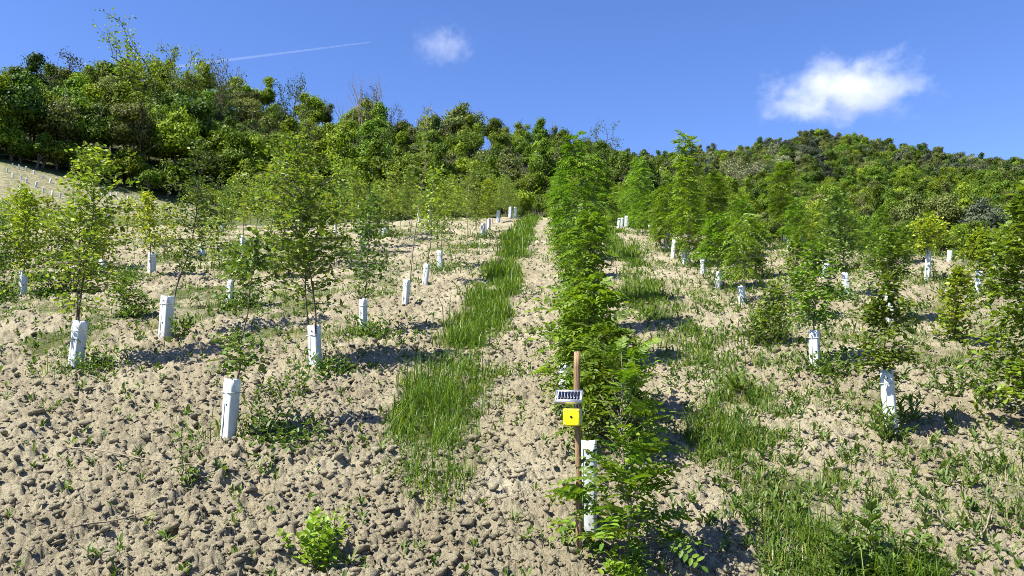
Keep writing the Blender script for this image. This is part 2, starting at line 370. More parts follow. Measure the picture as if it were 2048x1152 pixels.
gx, gy = RR * np.sin(AA), RR * np.cos(AA)
gz = zg(gx, gy)
fade = np.clip((46 - RR) / 12, 0, 1)
inner = (RR < 46)
rel = np.zeros_like(gx); rel[inner] = soil_relief(gx[inner], gy[inner], RR[inner])
sw = np.zeros_like(gx); sw[inner] = strip_w(gx[inner], gy[inner])
gz = gz + rel * fade * (1 - .45 * sw) + np.clip((RR - 40) / 40, 0, 1) * (vnoise(gx, gy, 14, 71) - .5) * .4
grassy = np.clip(sw * .75, 0, 1) * fade
far = np.clip((RR - 36) / 8, 0, 1)
pxx = np.interp(AA, AZ, TX)
field = np.clip((RR - 84) / 8, 0, 1) * np.clip((118 - RR) / 3, 0, 1) * (pxx < 420)
grassy = grassy * (1 - far) + far * (0.8 - field * 0.30)
wooded = np.clip((RR - 116) / 10, 0, 1)
nr, na = gx.shape
ii = np.arange(nr - 1)[:, None] * na; jj = np.arange(na - 1)[None]
F = np.stack([ii + jj, ii + jj + 1, ii + na + jj + 1, ii + na + jj], -1).reshape(-1, 4)[:, ::-1]
gme = mesh('ground', np.stack([gx, gy, gz], -1).reshape(-1, 3), [F], SOIL, True, {'grassy': grassy.ravel(), 'wooded': wooded.ravel()})
ground = link('ground', gme); tag(ground, 'dry pale ploughed clay soil rising to the wooded hills', kind='structure')

# loose clods lying on the ground
def rock(seed, n=1):
    import bmesh
    bm = bmesh.new(); bmesh.ops.create_icosphere(bm, subdivisions=2 if n > 1 else 1, radius=1)
    r = np.random.default_rng(seed); V = np.array([v.co[:] for v in bm.verts]); Fc = np.array([[v.index for v in f.verts] for f in bm.faces]); bm.free()
    for _ in range(11):                                            # broken flat faces
        d = norm(r.normal(size=3)); lim = r.uniform(.4, .8); k = V @ d
        V = V - np.outer(np.maximum(k - lim, 0), d)
    V = V * (1 + r.normal(0, .17, (len(V), 1))) * np.array([1, r.uniform(.6, .95), r.uniform(.36, .6)])
    return V, Fc
ROCKS = [rock(s) for s in range(10)] 
def scatter_polar(n, r0, r1, a0=A0, a1=A1, power=1.0):
    u = rng.random(n); r = r0 * (r1 / r0) ** (u ** power); a = rng.uniform(a0, a1, n)
    return r * np.sin(a), r * np.cos(a), r
TINY = []
for k in range(6):
    r_ = np.random.default_rng(70 + k); ph = (1 + 5 ** .5) / 2
    V = norm(np.array([[-1, ph, 0], [1, ph, 0], [-1, -ph, 0], [1, -ph, 0], [0, -1, ph], [0, 1, ph], [0, -1, -ph], [0, 1, -ph], [ph, 0, -1], [ph, 0, 1], [-ph, 0, -1], [-ph, 0, 1]])) * r_.uniform(.6, 1.2, (12, 1)) * [1, .8, .65]
    TINY.append((V, np.array([[0, 11, 5], [0, 5, 1], [0, 1, 7], [0, 7, 10], [0, 10, 11], [1, 5, 9], [5, 11, 4], [11, 10, 2], [10, 7, 6], [7, 1, 8], [3, 9, 4], [3, 4, 2], [3, 2, 6], [3, 6, 8], [3, 8, 9], [4, 9, 5], [2, 4, 11], [6, 2, 10], [8, 6, 7], [9, 8, 1]])))
def strew(g, kinds, n, r0, r1, s0, sm, smax, pw=1.0):
    x, y, r = scatter_polar(n, r0, r1, power=pw)
    keep = rng.random(len(x)) > strip_w(x, y) * .9; x, y, r = x[keep], y[keep], r[keep]
    z = zg(x, y) + soil_relief(x, y, r)
    for k, (V, Fc) in enumerate(kinds):
        m = np.arange(len(x)) % len(kinds) == k; n = m.sum()
        s = np.minimum(s0 + rng.exponential(sm, n), smax) * (1 + .25 * (x[m] < -.3)) * (.8 + r[m] * .03)
        a = rng.uniform(0, 6.28, n); b = rng.normal(0, .5, n); ca, sa, cb, sb = np.cos(a), np.sin(a), np.cos(b), np.sin(b)
        W = V[None] * s[:, None, None]
        X, Y, Z = W[..., 0], W[..., 1] * cb[:, None] - W[..., 2] * sb[:, None], W[..., 1] * sb[:, None] + W[..., 2] * cb[:, None]
        Wr = np.stack([X * ca[:, None] - Y * sa[:, None], X * sa[:, None] + Y * ca[:, None], Z], -1) + np.stack([x[m], y[m], z[m] + s * .25], -1)[:, None]
        g.add(Wr.reshape(-1, 3), (Fc[None] + (np.arange(n) * len(V))[:, None, None]).reshape(-1, 3))
g = Geo(); strew(g, ROCKS, 5600, 3.0, 10, .012, .012, .06); strew(g, TINY, 36000, 3.0, 24, .007, .007, .034)
o = link('soil_clods', g.mesh('soil_clods', SOIL)); tag(o, 'small dry clods lying loose over the ploughed soil', kind='stuff')
BIG = [rock(s + 50, 2) for s in range(5)]
BIGM = [mesh('soil_clod', V * 1.0, [Fc], SOIL) for V, Fc in BIG]
big_px = [(215, 870), (288, 898), (500, 1000), (615, 978), (705, 985), (95, 960), (170, 1030), (330, 1000), (60, 820), (410, 1085), (775, 1040), (830, 1020), (905, 1075),
          (965, 955), (985, 880), (1035, 965), (1075, 1010), (1020, 1100), (945, 1130), (860, 1120), (760, 1125), (1905, 1075), (1975, 1090), (2010, 1030), (1960, 1000), (1880, 985),
          (1560, 1100), (1470, 1090), (1450, 1010), (1395, 1120), (1330, 1000), (1700, 880), (1870, 890), (1240, 860), (250, 780), (560, 910), (670, 905), (1010, 900), (1060, 850), (120, 1100), (30, 1050)]
for i, (px, py) in enumerate(big_px):
    p = at(px, py); s = random.uniform(.04, .07)
    o = link('soil_clod', BIGM[i % 5], None, p + np.array([0, 0, float(soil_relief(p[:1], p[1:2], np.array([4.0]))[0]) + s * .1]),
             (random.uniform(-.3, .3), random.uniform(-.3, .3), random.uniform(0, 6.3)), s)
    tag(o, 'fist sized pale clod of dry clay on the ploughed soil', 'soil clod', 'large clods on the ploughed soil')

# ------------------------------------------------------------------ grass and tiny weeds
def blades(g, x, y, z, h, wd, lean=.35):
    n = len(x); a = rng.uniform(0, 6.283, n); b = a + rng.uniform(-.5, .5, n) + math.pi / 2
    ln = np.abs(rng.normal(0, 1, n)) * lean + .08
    d = np.stack([np.cos(a), np.sin(a), np.zeros(n)], -1); s = np.stack([np.cos(b), np.sin(b), np.zeros(n)], -1) * (wd * .5)[:, None]
    P = np.stack([x, y, z], -1); up = np.array([0, 0, 1.0])
    m_ = P + up * (h * .55)[:, None] + d * (h * ln * .25)[:, None]
    tp = P + up * (h * np.maximum(1 - ln * .45, .35))[:, None] + d * (h * ln)[:, None]
    V = np.stack([P - s, P + s, m_ + s * .8, m_ - s * .8, tp], 1)
    k = np.arange(n)[:, None] * 5
    g.add(V.reshape(-1, 3), k + np.array([[0, 1, 2, 3]]), k + np.array([[3, 2, 4]]))
def grass_points(n, x0, x1, y0, y1, pw=1.0):
    y = y0 * (y1 / y0) ** rng.random(n); x = rng.uniform(x0, x1, n)
    k = rng.random(n) < strip_w(x, y) ** pw * np.clip(2.4 * vnoise(x, y, .13, 46) - .35, .12, 1)
    return x[k], y[k]
g = Geo()
parts = [grass_points(130000, -1.9, -.2, 5.0, 30), grass_points(90000, .9, 2.5, 3.6, 26), grass_points(120000, 1.8, 9, 3.6, 20, 1.2), grass_points(150000, -16, -2.2, 7, 30, 1.2)]
x = np.concatenate([p[0] for p in parts]); y = np.concatenate([p[1] for p in parts])
r = np.hypot(x, y); hh = rng.gamma(4, 1 / 4, len(x)) * (.05 + .15 * vnoise(x, y, .6, 44) + .05 * vnoise(x, y, .2, 45)) * np.where(np.abs(x + 1) < .8, 1.15, np.where(np.abs(x - 1.6) < .7, .62 + .02 * np.clip(y - 5, 0, 12), .5))
blades(g, x, y, zg(x, y) - .01, hh, np.maximum(.006, r * np.where((np.abs(x + 1) < .8) | (np.abs(x - 1.6) < .7), .00095, .0007)) * rng.uniform(.6, 1.4, len(x)), np.where((np.abs(x + 1) < .8) | (np.abs(x - 1.6) < .7), .75, .9))
print('grass blades', len(x))
o = link('grass', g.mesh('grass', M_GRASS)); tag(o, 'green grass growing in strips between the sapling rows', kind='stuff')
g = Geo(); x, y, r = scatter_polar(14000, 3.2, 26); k = rng.random(len(x)) < .10 + .9 * strip_w(x, y) + .18 * (x > 1.2); x, y, r = x[k], y[k], r[k]
blades(g, x, y, zg(x, y), rng.uniform(.05, .2, len(x)), np.maximum(.003, r * .0006), 1.1)
o = link('straw', g.mesh('straw', M_STRAW)); tag(o, 'dry straw stalks lying among the grass and clods', kind='stuff')
# seedlings and little rosettes
g = Geo(); x, y, r = scatter_polar(9000, 3.2, 26)
dens = .10 + .60 * (x > 1.1) + .5 * strip_w(x, y) + .25 * np.clip(vnoise(x, y, 1.2, 52) * 2 - 1, 0, 1) + .2 * (y > 8)
k = rng.random(len(x)) < dens; x, y, r = x[k], y[k], r[k]; z = zg(x, y) + soil_relief(x, y, r) * .7
for j in range(11):
    a = rng.uniform(0, 6.28, len(x)); e = rng.uniform(.25, 1.3, len(x)); s = rng.uniform(.025, .07, len(x)) * (.85 + r * .02)
    D = np.stack([np.cos(a) * np.cos(e), np.sin(a) * np.cos(e), np.sin(e)], -1)
    N = np.stack([-np.cos(a) * np.sin(e), -np.sin(a) * np.sin(e), np.cos(e)], -1)
    k = rng.random(len(x)) < .8
    off = np.stack([np.cos(a), np.sin(a), np.zeros(len(x))], -1) * .008 + np.array([0, 0, 1.0]) * (j * .006)
    leaves(g, (np.stack([x, y, z], -1) + off)[k], D[k], N[k], s[k], s[k] * rng.uniform(.25, .5, k.sum()))
o = link('weeds', g.mesh('weeds', M_WEED)); tag(o, 'scattered green seedlings sprouting from the bare soil', kind='stuff')

# ------------------------------------------------------------------ saplings
def fib_az(i, r): return i * 2.39996 + r.uniform(-.5, .5)
def sapling(h, seed, c0=.3, spread=.4, nb=26, per=16, L=.05, W=.028, el=40, droop=.3, style='alt', stems=1, lean=(0, 0), prof='egg', trunk_r=.011, base_bush=0, shape='oval', pairs=6, flat=.5, stem_wob=.03, gap=None):
    r = np.random.default_rng(seed); gs, gl = Geo(), Geo(); P, D, N, LL = [], [], [], []
    for s in range(stems):
        hs_ = h * (1 if s == 0 else r.uniform(.72, .9)); n = 9; t = np.linspace(0, 1, n)
        wob = np.cumsum(r.normal(0, stem_wob * hs_ / 3, (n, 2)), 0); wob -= wob[0]
        off = np.array(lean) * hs_ + (0 if s == 0 else 1) * r.normal(0, .07, 2)
        path = np.stack([wob[:, 0] + off[0] * t, wob[:, 1] + off[1] * t, hs_ * t], -1)
        tube(gs, path, trunk_r * (1 - .78 * t) * (h / 1.9) ** .5, 6)
        nbs = nb if s == 0 else int(nb * .55)
        for i in range(nbs):
            q = ((i + r.uniform(.1, .9)) / nbs); tt = c0 + (1 - c0) * q
            if gap and gap[0] < tt < gap[1]: continue
            o = np.array([np.interp(tt, t, path[:, k]) for k in range(3)])
            if prof == 'egg': f = .3 + .7 * math.sin(math.pi * min(1, .18 + q * .86)) ** .8
            elif prof == 'cone': f = (1 - q) ** .8 * .9 + .12
            elif prof == 'col': f = (.72 + .28 * math.sin(q * 9 + seed)) * (1 - max(0, q - .6) * 1.9)
            else: f = (.45 + .55 * q) * (1 - .8 * max(0, q - .85) / .15)
            bl = spread * f * r.uniform(.65, 1.15); a = fib_az(i, r); e = R_(el + r.normal(0, 12))
            d = np.array([math.cos(a) * math.cos(e), math.sin(a) * math.cos(e), math.sin(e)])
            u = np.linspace(0, 1, 5)[:, None]
            bp = o + d * bl * u + np.array([0, 0, -1]) * bl * droop * u * u
            tube(gs, bp, .0045 * (1 - .8 * u[:, 0]) * (h / 1.9) ** .5, 4, False)
            side = norm(np.cross(d, [0, 0, 1])); k = max(3, int(per * (.5 + .5 * f)))
            for j in range(k):
                v = .12 + .88 * (j + r.uniform(0, .8)) / k; sg = 1 if j % 2 else -1
                p = np.array([np.interp(v, u[:, 0], bp[:, c]) for c in range(3)])
                jit = r.normal(0, 1, 3)
                P.append(p + jit * .02 * (1 + spread)); D.append(d * .5 + side * sg * .8 + jit * .35 + np.array([0, 0, -.15]))
                N.append(np.array([0, 0, 1.0]) + r.normal(0, flat, 3)); LL.append(r.uniform(.7, 1.2))
        for j in range(10):                                       # leaf tuft at the leader's tip
            tt = r.uniform(.9, 1.0); o = np.array([np.interp(tt, t, path[:, k]) for k in range(3)]); a = r.uniform(0, 6.28)
            P.append(o); D.append([math.cos(a), math.sin(a), .7]); N.append(r.normal(0, .4, 3) + [0, 0, 1]); LL.append(.8)
    P, D, N, LL = map(np.array, (P, D, N, LL))
    if style == 'pin': pinnate(gl, None, P, D, N, L * LL, pairs, W * 1.9, W, droop + .05, shape)
    else: leaves(gl, P, D, N, L * LL, W * LL, shape=shape)
    if base_bush:
        k = base_bush; a = r.uniform(0, 6.28, k); rad = np.abs(r.normal(0, .11, k)); zz = r.uniform(.02, .26, k)
        pp = np.stack([rad * np.cos(a), rad * np.sin(a), zz], -1)
        leaves(gl, pp, r.normal(0, 1, (k, 3)), r.normal(0, .5, (k, 3)) + [0, 0, 1], L, W, shape=shape)
    return gs, gl
SAPS = []       # (object, base, look)
TRI = [0]
def put_sapling(base, gs, gl, lm, bm_=None, look='', rot=0, scale=1.0, meshes=None, name='sapling', special=None):
    e = bpy.data.objects.new(name, None); COL.objects.link(e); e.empty_display_size = .2
    e.location = [float(v) for v in base]; e.rotation_euler[2] = rot; e.scale = (scale,) * 3
    if meshes is None:
        meshes = (gs.mesh('trunk', bm_ or M_BARK, True), gl.mesh('crown', lm)); TRI[0] += gs.tris() + gl.tris()
    link('trunk', meshes[0], e); link('crown', meshes[1], e)
    tag(e, special, 'sapling', 'young saplings planted in rows on the slope')
    SAPS.append((e, np.array(base), look, special)); return e
def ground_at(px, py):
    p = at(px, py); p[2] += .01; return p
# hand placed saplings: base px, top px, kind and looks
KIND = {
 'ash':  dict(c0=.30, spread=.42, nb=40, per=24, L=.062, W=.036, el=30, droop=.25, prof='egg'),
 'dark': dict(c0=.30, spread=.36, nb=42, per=25, L=.055, W=.038, el=30, droop=.3, prof='egg'),
 'thin': dict(c0=.42, spread=.26, nb=26, per=12, L=.062, W=.027, el=35, droop=.2, prof='egg', stem_wob=.02),
 'yel':  dict(c0=.38, spread=.32, nb=36, per=24, L=.058, W=.045, el=40, droop=.3, prof='egg'),
 'rob':  dict(c0=.12, spread=.34, nb=46, per=9, L=.20, W=.026, el=30, droop=.3, prof='col', style='pin', flat=.35, pairs=6),
 'horn': dict(c0=.40, spread=.42, nb=34, per=36, L=.052, W=.031, el=12, droop=.18, prof='cone', flat=.28),
 'hornlow': dict(c0=.10, spread=.40, nb=46, per=34, L=.052, W=.032, el=14, droop=.2, prof='egg', flat=.3),
 'walnut': dict(c0=.35, spread=.34, nb=24, per=4, L=.36, W=.030, el=25, droop=.45, prof='top', style='pin', flat=.3, pairs=8)}
MATS = {'ash': M_ASH, 'dark': M_DARK, 'thin': M_ASH, 'yel': M_YEL, 'rob': M_ROB, 'horn': M_HORN, 'hornlow': M_HORN, 'walnut': M_HORN}
LOOK = {'ash': 'airy green sapling', 'dark': 'dark leaved sapling', 'thin': 'thin bare-stemmed sapling', 'yel': 'yellow-green sapling', 'rob': 'feathery pinnate sapling',
        'horn': 'tiered flat-branched sapling', 'hornlow': 'low bushy sapling', 'walnut': 'drooping long-leaved sapling'}
HERO = [  # base x, base y, top x, top y, kind, overrides, label
 (150, 740, 165, 300, 'ash', dict(stems=2, c0=.34, spread=.52, nb=42, per=20), 'two-stemmed leafy sapling in the leftmost leaning white guard of the foreground'),
 (330, 675, 410, 285, 'dark', dict(c0=.30, spread=.42, nb=34), 'dark small-leaved sapling leaning right out of its slanting white guard'),
 (455, 890, 515, 480, 'dark', dict(c0=.335, spread=.27, nb=36, per=13, gap=(.50, .70)), 'sapling above the shaded greenish guard nearest the left foreground'),
 (632, 752, 612, 282, 'ash', dict(stems=2, c0=.40, spread=.52, nb=46, per=22), 'tall twin-stemmed sapling over the guard with dark seams'),
 (726, 672, 735, 395, 'dark', dict(c0=.36, spread=.33), 'rounded dark sapling over the guard with one round hole'),
 (810, 618, 846, 235, 'thin', dict(c0=.48, nb=24, spread=.26), 'tallest thin whip of a sapling, bare stem forking halfway, left of the grass strip'),
 (850, 570, 868, 345, 'ash', dict(c0=.42, spread=.40), None), (881, 542, 895, 370, 'ash', dict(c0=.36, spread=.44), None),
 (930, 512, 938, 320, 'thin', dict(c0=.45, spread=.38, per=12), None), (953, 497, 945, 345, 'ash', dict(c0=.35), None),
 (530, 540, 565, 285, 'ash', dict(c0=.36, spread=.5, nb=38), None), (605, 520, 590, 275, 'thin', dict(c0=.40, spread=.42, nb=30, per=13), None),
 (485, 500, 498, 320, 'ash', dict(c0=.3), None), (458, 618, 470, 500, 'dark', dict(c0=.5, spread=.25, nb=14), None),
 (203, 560, 205, 430, 'yel', dict(c0=.30), None), (302, 560, 303, 385, 'yel', dict(c0=.34, spread=.3), 'yellow-green round-topped sapling over an upright guard, left side'),
 (46, 600, 50, 385, 'yel', dict(c0=.26, spread=.5, nb=40, per=20), 'broad yellow-green sapling over the guard at the left edge'),
 (-12, 600, -8, 430, 'dark', dict(c0=.04, spread=.5, nb=44, per=20), None),
 (105, 520, 100, 395, 'yel', dict(c0=.2, spread=.4), None), (250, 500, 262, 400, 'yel', dict(c0=.15, spread=.5), None),
 (400, 515, 385, 355, 'dark', dict(c0=.3, spread=.5), None), (670, 500, 668, 330, 'ash', dict(c0=.3, spread=.45), None),
 (724, 512, 715, 360, 'ash', dict(c0=.3, spread=.5), None), (767, 476, 775, 345, 'ash', dict(c0=.25, spread=.6), None),
 (140, 592, 135, 470, 'hornlow', dict(c0=.08, spread=.5), None), (262, 640, 255, 560, 'hornlow', dict(c0=.05, spread=.4, nb=26), None), (75, 560, 72, 430, 'ash', dict(c0=.2, spread=.5), None),
 (15, 520, 18, 400, 'ash', dict(c0=.2, spread=.5), None), (330, 520, 325, 410, 'yel', dict(c0=.12, spread=.5), None), (560, 560, 545, 470, 'dark', dict(c0=.1, spread=.4), None), (440, 540, 432, 440, 'ash', dict(c0=.1, spread=.5), None),
 # centre row
 (1165, 850, 1180, 560, 'rob', dict(c0=.05, spread=.42, nb=40, per=7, L=.2, W=.026), 'feathery sapling just behind the sensor post, below the tallest one'),
 (1222, 905, 1228, 650, 'rob', dict(c0=.08, spread=.40, nb=34, per=6, L=.2, W=.026), None),
 (1168, 735, 1170, 420, 'rob', dict(c0=.06, spread=.42, nb=42, per=7), None),
 (1152, 670, 1163, 258, 'rob', dict(c0=.12, spread=.42, nb=42, per=6), 'tallest columnar feathery sapling in the centre row, above the sensor post'),
 (1150, 612, 1195, 300, 'rob', dict(c0=.1, spread=.46, nb=36, per=6), None),
 (1140, 560, 1125, 375, 'rob', dict(c0=.1, spread=.45, nb=46, per=7), None), (1136, 527, 1170, 330, 'rob', dict(c0=.1, spread=.5, nb=46), None),
 (1130, 500, 1135, 395, 'rob', dict(c0=.1, spread=.5), None), (1128, 478, 1150, 375, 'rob', dict(c0=.1, spread=.55), None),
 # right side
 (1783, 870, 1778, 565, 'horn', dict(c0=.38, spread=.30, nb=26, per=28, prof='egg', gap=(.58, .64)), 'flat-tiered sapling over the nearest bright white guard on the right'),
 (1782, 650, 1775, 458, 'hornlow', dict(c0=.42, spread=.42, nb=34, per=26), None),
 (1630, 740, 1632, 490, 'horn', dict(c0=.38, spread=.32, nb=28, per=28, prof='egg'), 'layered dark green sapling over the short guard with a small hole'),
 (1695, 602, 1690, 385, 'dark', dict(c0=.36, spread=.30, nb=34, per=18), 'dense dark sapling over a white guard leaning left'),
 (1485, 612, 1490, 420, 'walnut', dict(), 'sapling with long drooping feathered leaves over a half hidden guard'),
 (1437, 578, 1440, 430, 'rob', dict(c0=.35, spread=.4), None),
 (1854, 562, 1856, 440, 'yel', dict(c0=.45, spread=.38), None), (1955, 588, 1962, 465, 'yel', dict(c0=.34, spread=.34, nb=30, per=20), 'yellow-green leafy sapling over the rightmost white guard'),
 (1905, 690, 1915, 540, 'yel', dict(c0=.04, spread=.22, nb=28, per=14), 'low yellow-green bush of a sapling without a guard, right side'),
 (2075, 862, 2062, 385, 'hornlow', dict(c0=.10, spread=.52, nb=60, per=36, L=.06, W=.038), 'large dark layered sapling cut off by the right edge'),
 (1378, 535, 1373, 262, 'rob', dict(c0=.12, spread=.42, nb=60, per=8), 'tallest feathery sapling right of the centre row, top against the sky'),
 (1330, 505, 1338, 365, 'rob', dict(c0=.15, spread=.45, nb=44), None), (1432, 520, 1430, 340, 'rob', dict(c0=.12, spread=.5, nb=50, per=7), None),
 (1562, 500, 1560, 320, 'rob', dict(c0=.28, spread=.5, nb=50, per=7), None), (1500, 560, 1505, 430, 'rob', dict(c0=.15, spread=.4), None),
 (1592, 640, 1590, 480, 'hornlow', dict(c0=.30, spread=.28, nb=26), None), (1545, 690, 1550, 570, 'hornlow', dict(c0=.1, spread=.22, nb=22), None),
 (1290, 474, 1300, 385, 'rob', dict(c0=.1, spread=.5), None), (1610, 480, 1615, 385, 'hornlow', dict(c0=.2), None), (1485, 505, 1480, 395, 'rob', dict(), None),
 (1660, 545, 1655, 430, 'horn', dict(c0=.2), None), (1740, 545, 1742, 440, 'hornlow', dict(), None), (1810, 530, 1812, 455, 'hornlow', dict(c0=.15), None),
 (1700, 500, 1690, 400, 'hornlow', dict(), None), (2005, 560, 2010, 455, 'hornlow', dict(c0=.15), None)]
occ = []
for i, (bx, by, tx, ty, kd, ov, lab) in enumerate(HERO):
    b = ground_at(bx, by); h = height_to(b, tx, ty) * (.95 if kd in ('rob', 'walnut') else 1)
    d = math.hypot(b[0], b[1]); dep = (b - CAM) @ FWD
    cx = px_of(b + np.array([0, 0, h]))[0]
    kw = dict(KIND[kd]); f_ = {k: kw[k] / dict(ash=(30, 17), dark=(30, 17), thin=(22, 8), yel=(26, 15), rob=(34, 6), horn=(26, 24), hornlow=(36, 22), walnut=(16, 3))[kd][i_] for i_, k in enumerate(('nb', 'per'))}; kw.update({k: (int(v * f_[k]) if k in f_ else v) for k, v in ov.items()}); kw['lean'] = ((tx - cx) * dep / FPX / h, 0)
    if kd in ('ash', 'dark', 'yel'): kw['spread'] *= 1.3; kw['flat'] = .6
    if d > 13: kw['L'] = kw['L'] * 1.15; kw['W'] = kw['W'] * 1.2; kw['shape'] = 'dia'; kw['per'] = max(4, int(kw['per'] * .9))
    gs, gl = sapling(h, 100 + i, **kw)
    put_sapling(b, gs, gl, MATS[kd], M_BARKL if kd in ('thin', 'rob') else M_BARK, LOOK[kd], special=lab); occ.append(b[:2])
# the rest of the plantation on its 2.45 x 2 m grid, from shared variants
VAR = []
for i, (kd, h) in enumerate([('ash', 2.2), ('ash', 1.9), ('dark', 2.0), ('yel', 1.6), ('thin', 2.2), ('rob', 2.1), ('rob', 1.7), ('hornlow', 1.5), ('horn', 1.6), ('yel', 1.3)]):
    kw = dict(KIND[kd]); kw['L'] *= 1.25; kw['W'] *= 1.3; kw['shape'] = 'dia'; kw['spread'] *= 1.5; kw['c0'] = min(kw['c0'], .26)
    gs, gl = sapling(h, 500 + i, **kw); VAR.append((kd, (gs.mesh('trunk', M_BARK, True), gl.mesh('crown', MATS[kd])))); TRI[0] += gs.tris() + gl.tris()
for row in range(-10, 6):
    X = .3 + 2.45 * row
    for k in range(5, 24):
        Y = 4.2 + 2.0 * k; x = X + random.gauss(0, .12); y = Y + random.gauss(0, .2)
        rcx = float(np.interp(math.atan2(x, y), AZ, RC))
        if math.hypot(x, y) > rcx + 14 or y < (12.5 if row < -1 else 15): continue
        if any(math.hypot(x - o_[0], y - o_[1]) < 1.0 for o_ in occ): continue
        px, py = px_of((x, y, float(zg(x, y))))
        if not -60 < px < 2110: continue
        if row in (-1, 0) and y < 17: continue
        if px < 400 and y > 24: continue
        if random.random() < .07: continue
        if row < -4: v = random.choice([0, 1, 2, 3, 3, 4, 9])
        elif row < 0: v = random.choice([0, 1, 0, 2, 4, 3])
        elif row < 3: v = random.choice([5, 6, 5, 6, 7, 8])
        else: v = random.choice([7, 8, 6, 3, 9, 7])
        kd, ms = VAR[v]; sc = random.uniform(.72, 1.12) * (.85 if row > 2 else 1.0)
        if px > 1500: sc *= .8
        put_sapling((x, y, float(zg(x, y))), None, None, None, None, LOOK[kd], random.uniform(0, 6.28), sc, ms); occ.append((x, y))
print('saplings', len(SAPS), 'tris', TRI[0])

# green growth round the feet of the saplings
gw, gb = Geo(), Geo(); bx, by = [], []; wx, wy = [], []
for e, b, look, lab in SAPS:
    d = math.hypot(b[0], b[1])
    if d > 24 or rng.random() < .25: continue
    k = int(rng.uniform(60, 260) * (1.6 if b[0] < -2 else 1)); sd_ = rng.uniform(.14, .34); c = rng.normal(0, .08, 2)
    bx += list(b[0] + c[0] + rng.normal(0, sd_ * 1.2, k)); by += list(b[1] + c[1] + rng.normal(0, sd_, k))
    k = int(rng.uniform(80, 420) * (1.5 if b[0] < -2 else 1)); c = rng.normal(0, .2, 2) + [.1, -.05]
    wx += list(b[0] + c[0] + rng.normal(0, sd_, k)); wy += list(b[1] + c[1] + rng.normal(0, sd_ * .8, k))
bx, by, wx, wy = map(np.array, (bx, by, wx, wy)); n = len(bx)
blades(gb, bx, by, zg(bx, by), rng.gamma(4, .25, n) * .16, np.maximum(.006, np.hypot(bx, by) * .0007) * rng.uniform(.7, 1.4, n), np.full(n, .6))
o = link('grass_tufts', gb.mesh('grass_tufts', M_GRASS)); tag(o, 'grass growing round the feet of the saplings', kind='stuff')
n = len(wx); r = np.hypot(wx, wy); e_ = rng.uniform(-.1, 1.0, n); a = rng.uniform(0, 6.28, n); hz = np.abs(rng.normal(0, .11, n)) + .01
D = np.stack([np.cos(a) * np.cos(e_), np.sin(a) * np.cos(e_), np.sin(e_)], -1); N = rng.normal(0, .45, (n, 3)) + [0, 0, 1]
leaves(gw, np.stack([wx, wy, zg(wx, wy) + hz], -1), D, N, rng.uniform(.035, .08, n), rng.uniform(.018, .04, n))
o = link('ground_weeds', gw.mesh('ground_weeds', M_WEED)); tag(o, 'leafy weeds crowding round the feet of the saplings', kind='stuff')
# ------------------------------------------------------------------ front sapling with every compound leaf its own part
def leaf_variants(n, L, pairs, ll, lw, droop, lm):
    out = []
    for i in range(n):
        gl, gs = Geo(), Geo()
        pinnate(gl, gs, np.array([[0, 0, 0.0]]), np.array([[1, 0, .0]]), np.array([[0, 0, 1.0]]), L * random.uniform(.8, 1.15), pairs + (i % 3) - 1, ll, lw, droop * random.uniform(.4, 1.4))
        me = mesh('leaf', np.concatenate(gl.V + gs.V), [np.concatenate(sum(gl.F.values(), []))] + [np.concatenate(sum(gs.F.values(), [])) + gl.n], lm); out.append(me)
    return out
def leafy_plant(name, base, h, lean, branches, leafm, label, cat, group=None, stem_m=None, stem_r=.009, seed=3, leaf_scale=1.0, nstem=1, spread=.0, c0=.08, el=35, bl=.12, per=2, top_el=60, avoid=None):
    r = random.Random(seed); e = bpy.data.objects.new(name, None); COL.objects.link(e); e.location = [float(v) for v in base]
    tag(e, label, cat, group); gs = Geo(); n_l = 0
    for s in range(nstem):
        t = np.linspace(0, 1, 9); hh = h * (1 if s == 0 else r.uniform(.6, .95)); a0 = r.uniform(0, 6.28)
        ox, oy = (0, 0) if s == 0 else (spread * math.cos(a0) * r.uniform(.3, 1), spread * math.sin(a0) * r.uniform(.3, 1))
        path = np.stack([ox + lean * hh * t ** 1.4 + .012 * np.sin(t * 7 + s) + ox * t * .8, oy + .012 * np.cos(t * 6 + s) + oy * t * .8, hh * t - .03], -1)
        tube(gs, path, stem_r * (1 - .75 * t) * (1 if s == 0 else .7), 6)
        for i in range(branches):
            q = c0 + (1 - c0) * (i + r.random()) / branches; o = np.array([np.interp(q, t, path[:, k]) for k in range(3)])
            a = i * 2.4 + r.uniform(-.4, .4); ee = R_(el + (top_el - el) * q + r.gauss(0, 10)); L = bl * (1.15 - .6 * q) * r.uniform(.6, 1.2)
            d = np.array([math.cos(a) * math.cos(ee), math.sin(a) * math.cos(ee), math.sin(ee)]); u = np.linspace(0, 1, 4)[:, None]
            if L > .02: tube(gs, o + d * L * u, stem_r * .35 * (1 - .6 * u[:, 0]), 5)
            for j in range(per):
                p = o + d * L * (1 - j * .45 * r.random()) if L > .02 else o
                yaw = a + (0 if j == 0 else r.uniform(-1.3, 1.3)); pt = -(ee * .6 + r.gauss(0, .25))
                if avoid is not None and math.hypot(p[0] + base[0] - avoid[0], (p[2] + base[2] - avoid[2]) * .8) < .34: continue
                lo = link('leaf', r.choice(leafm), e, p, (r.gauss(0, .35), pt, yaw), leaf_scale * r.uniform(.75, 1.15) * (1.1 - .35 * q)); n_l += 1
    link('stem', gs.mesh('stem', stem_m or M_STEM, True), e)
    return e
ROBL = leaf_variants(6, .24, 5, .066, .032, .25, M_ROB)
b = ground_at(1256, 1135)
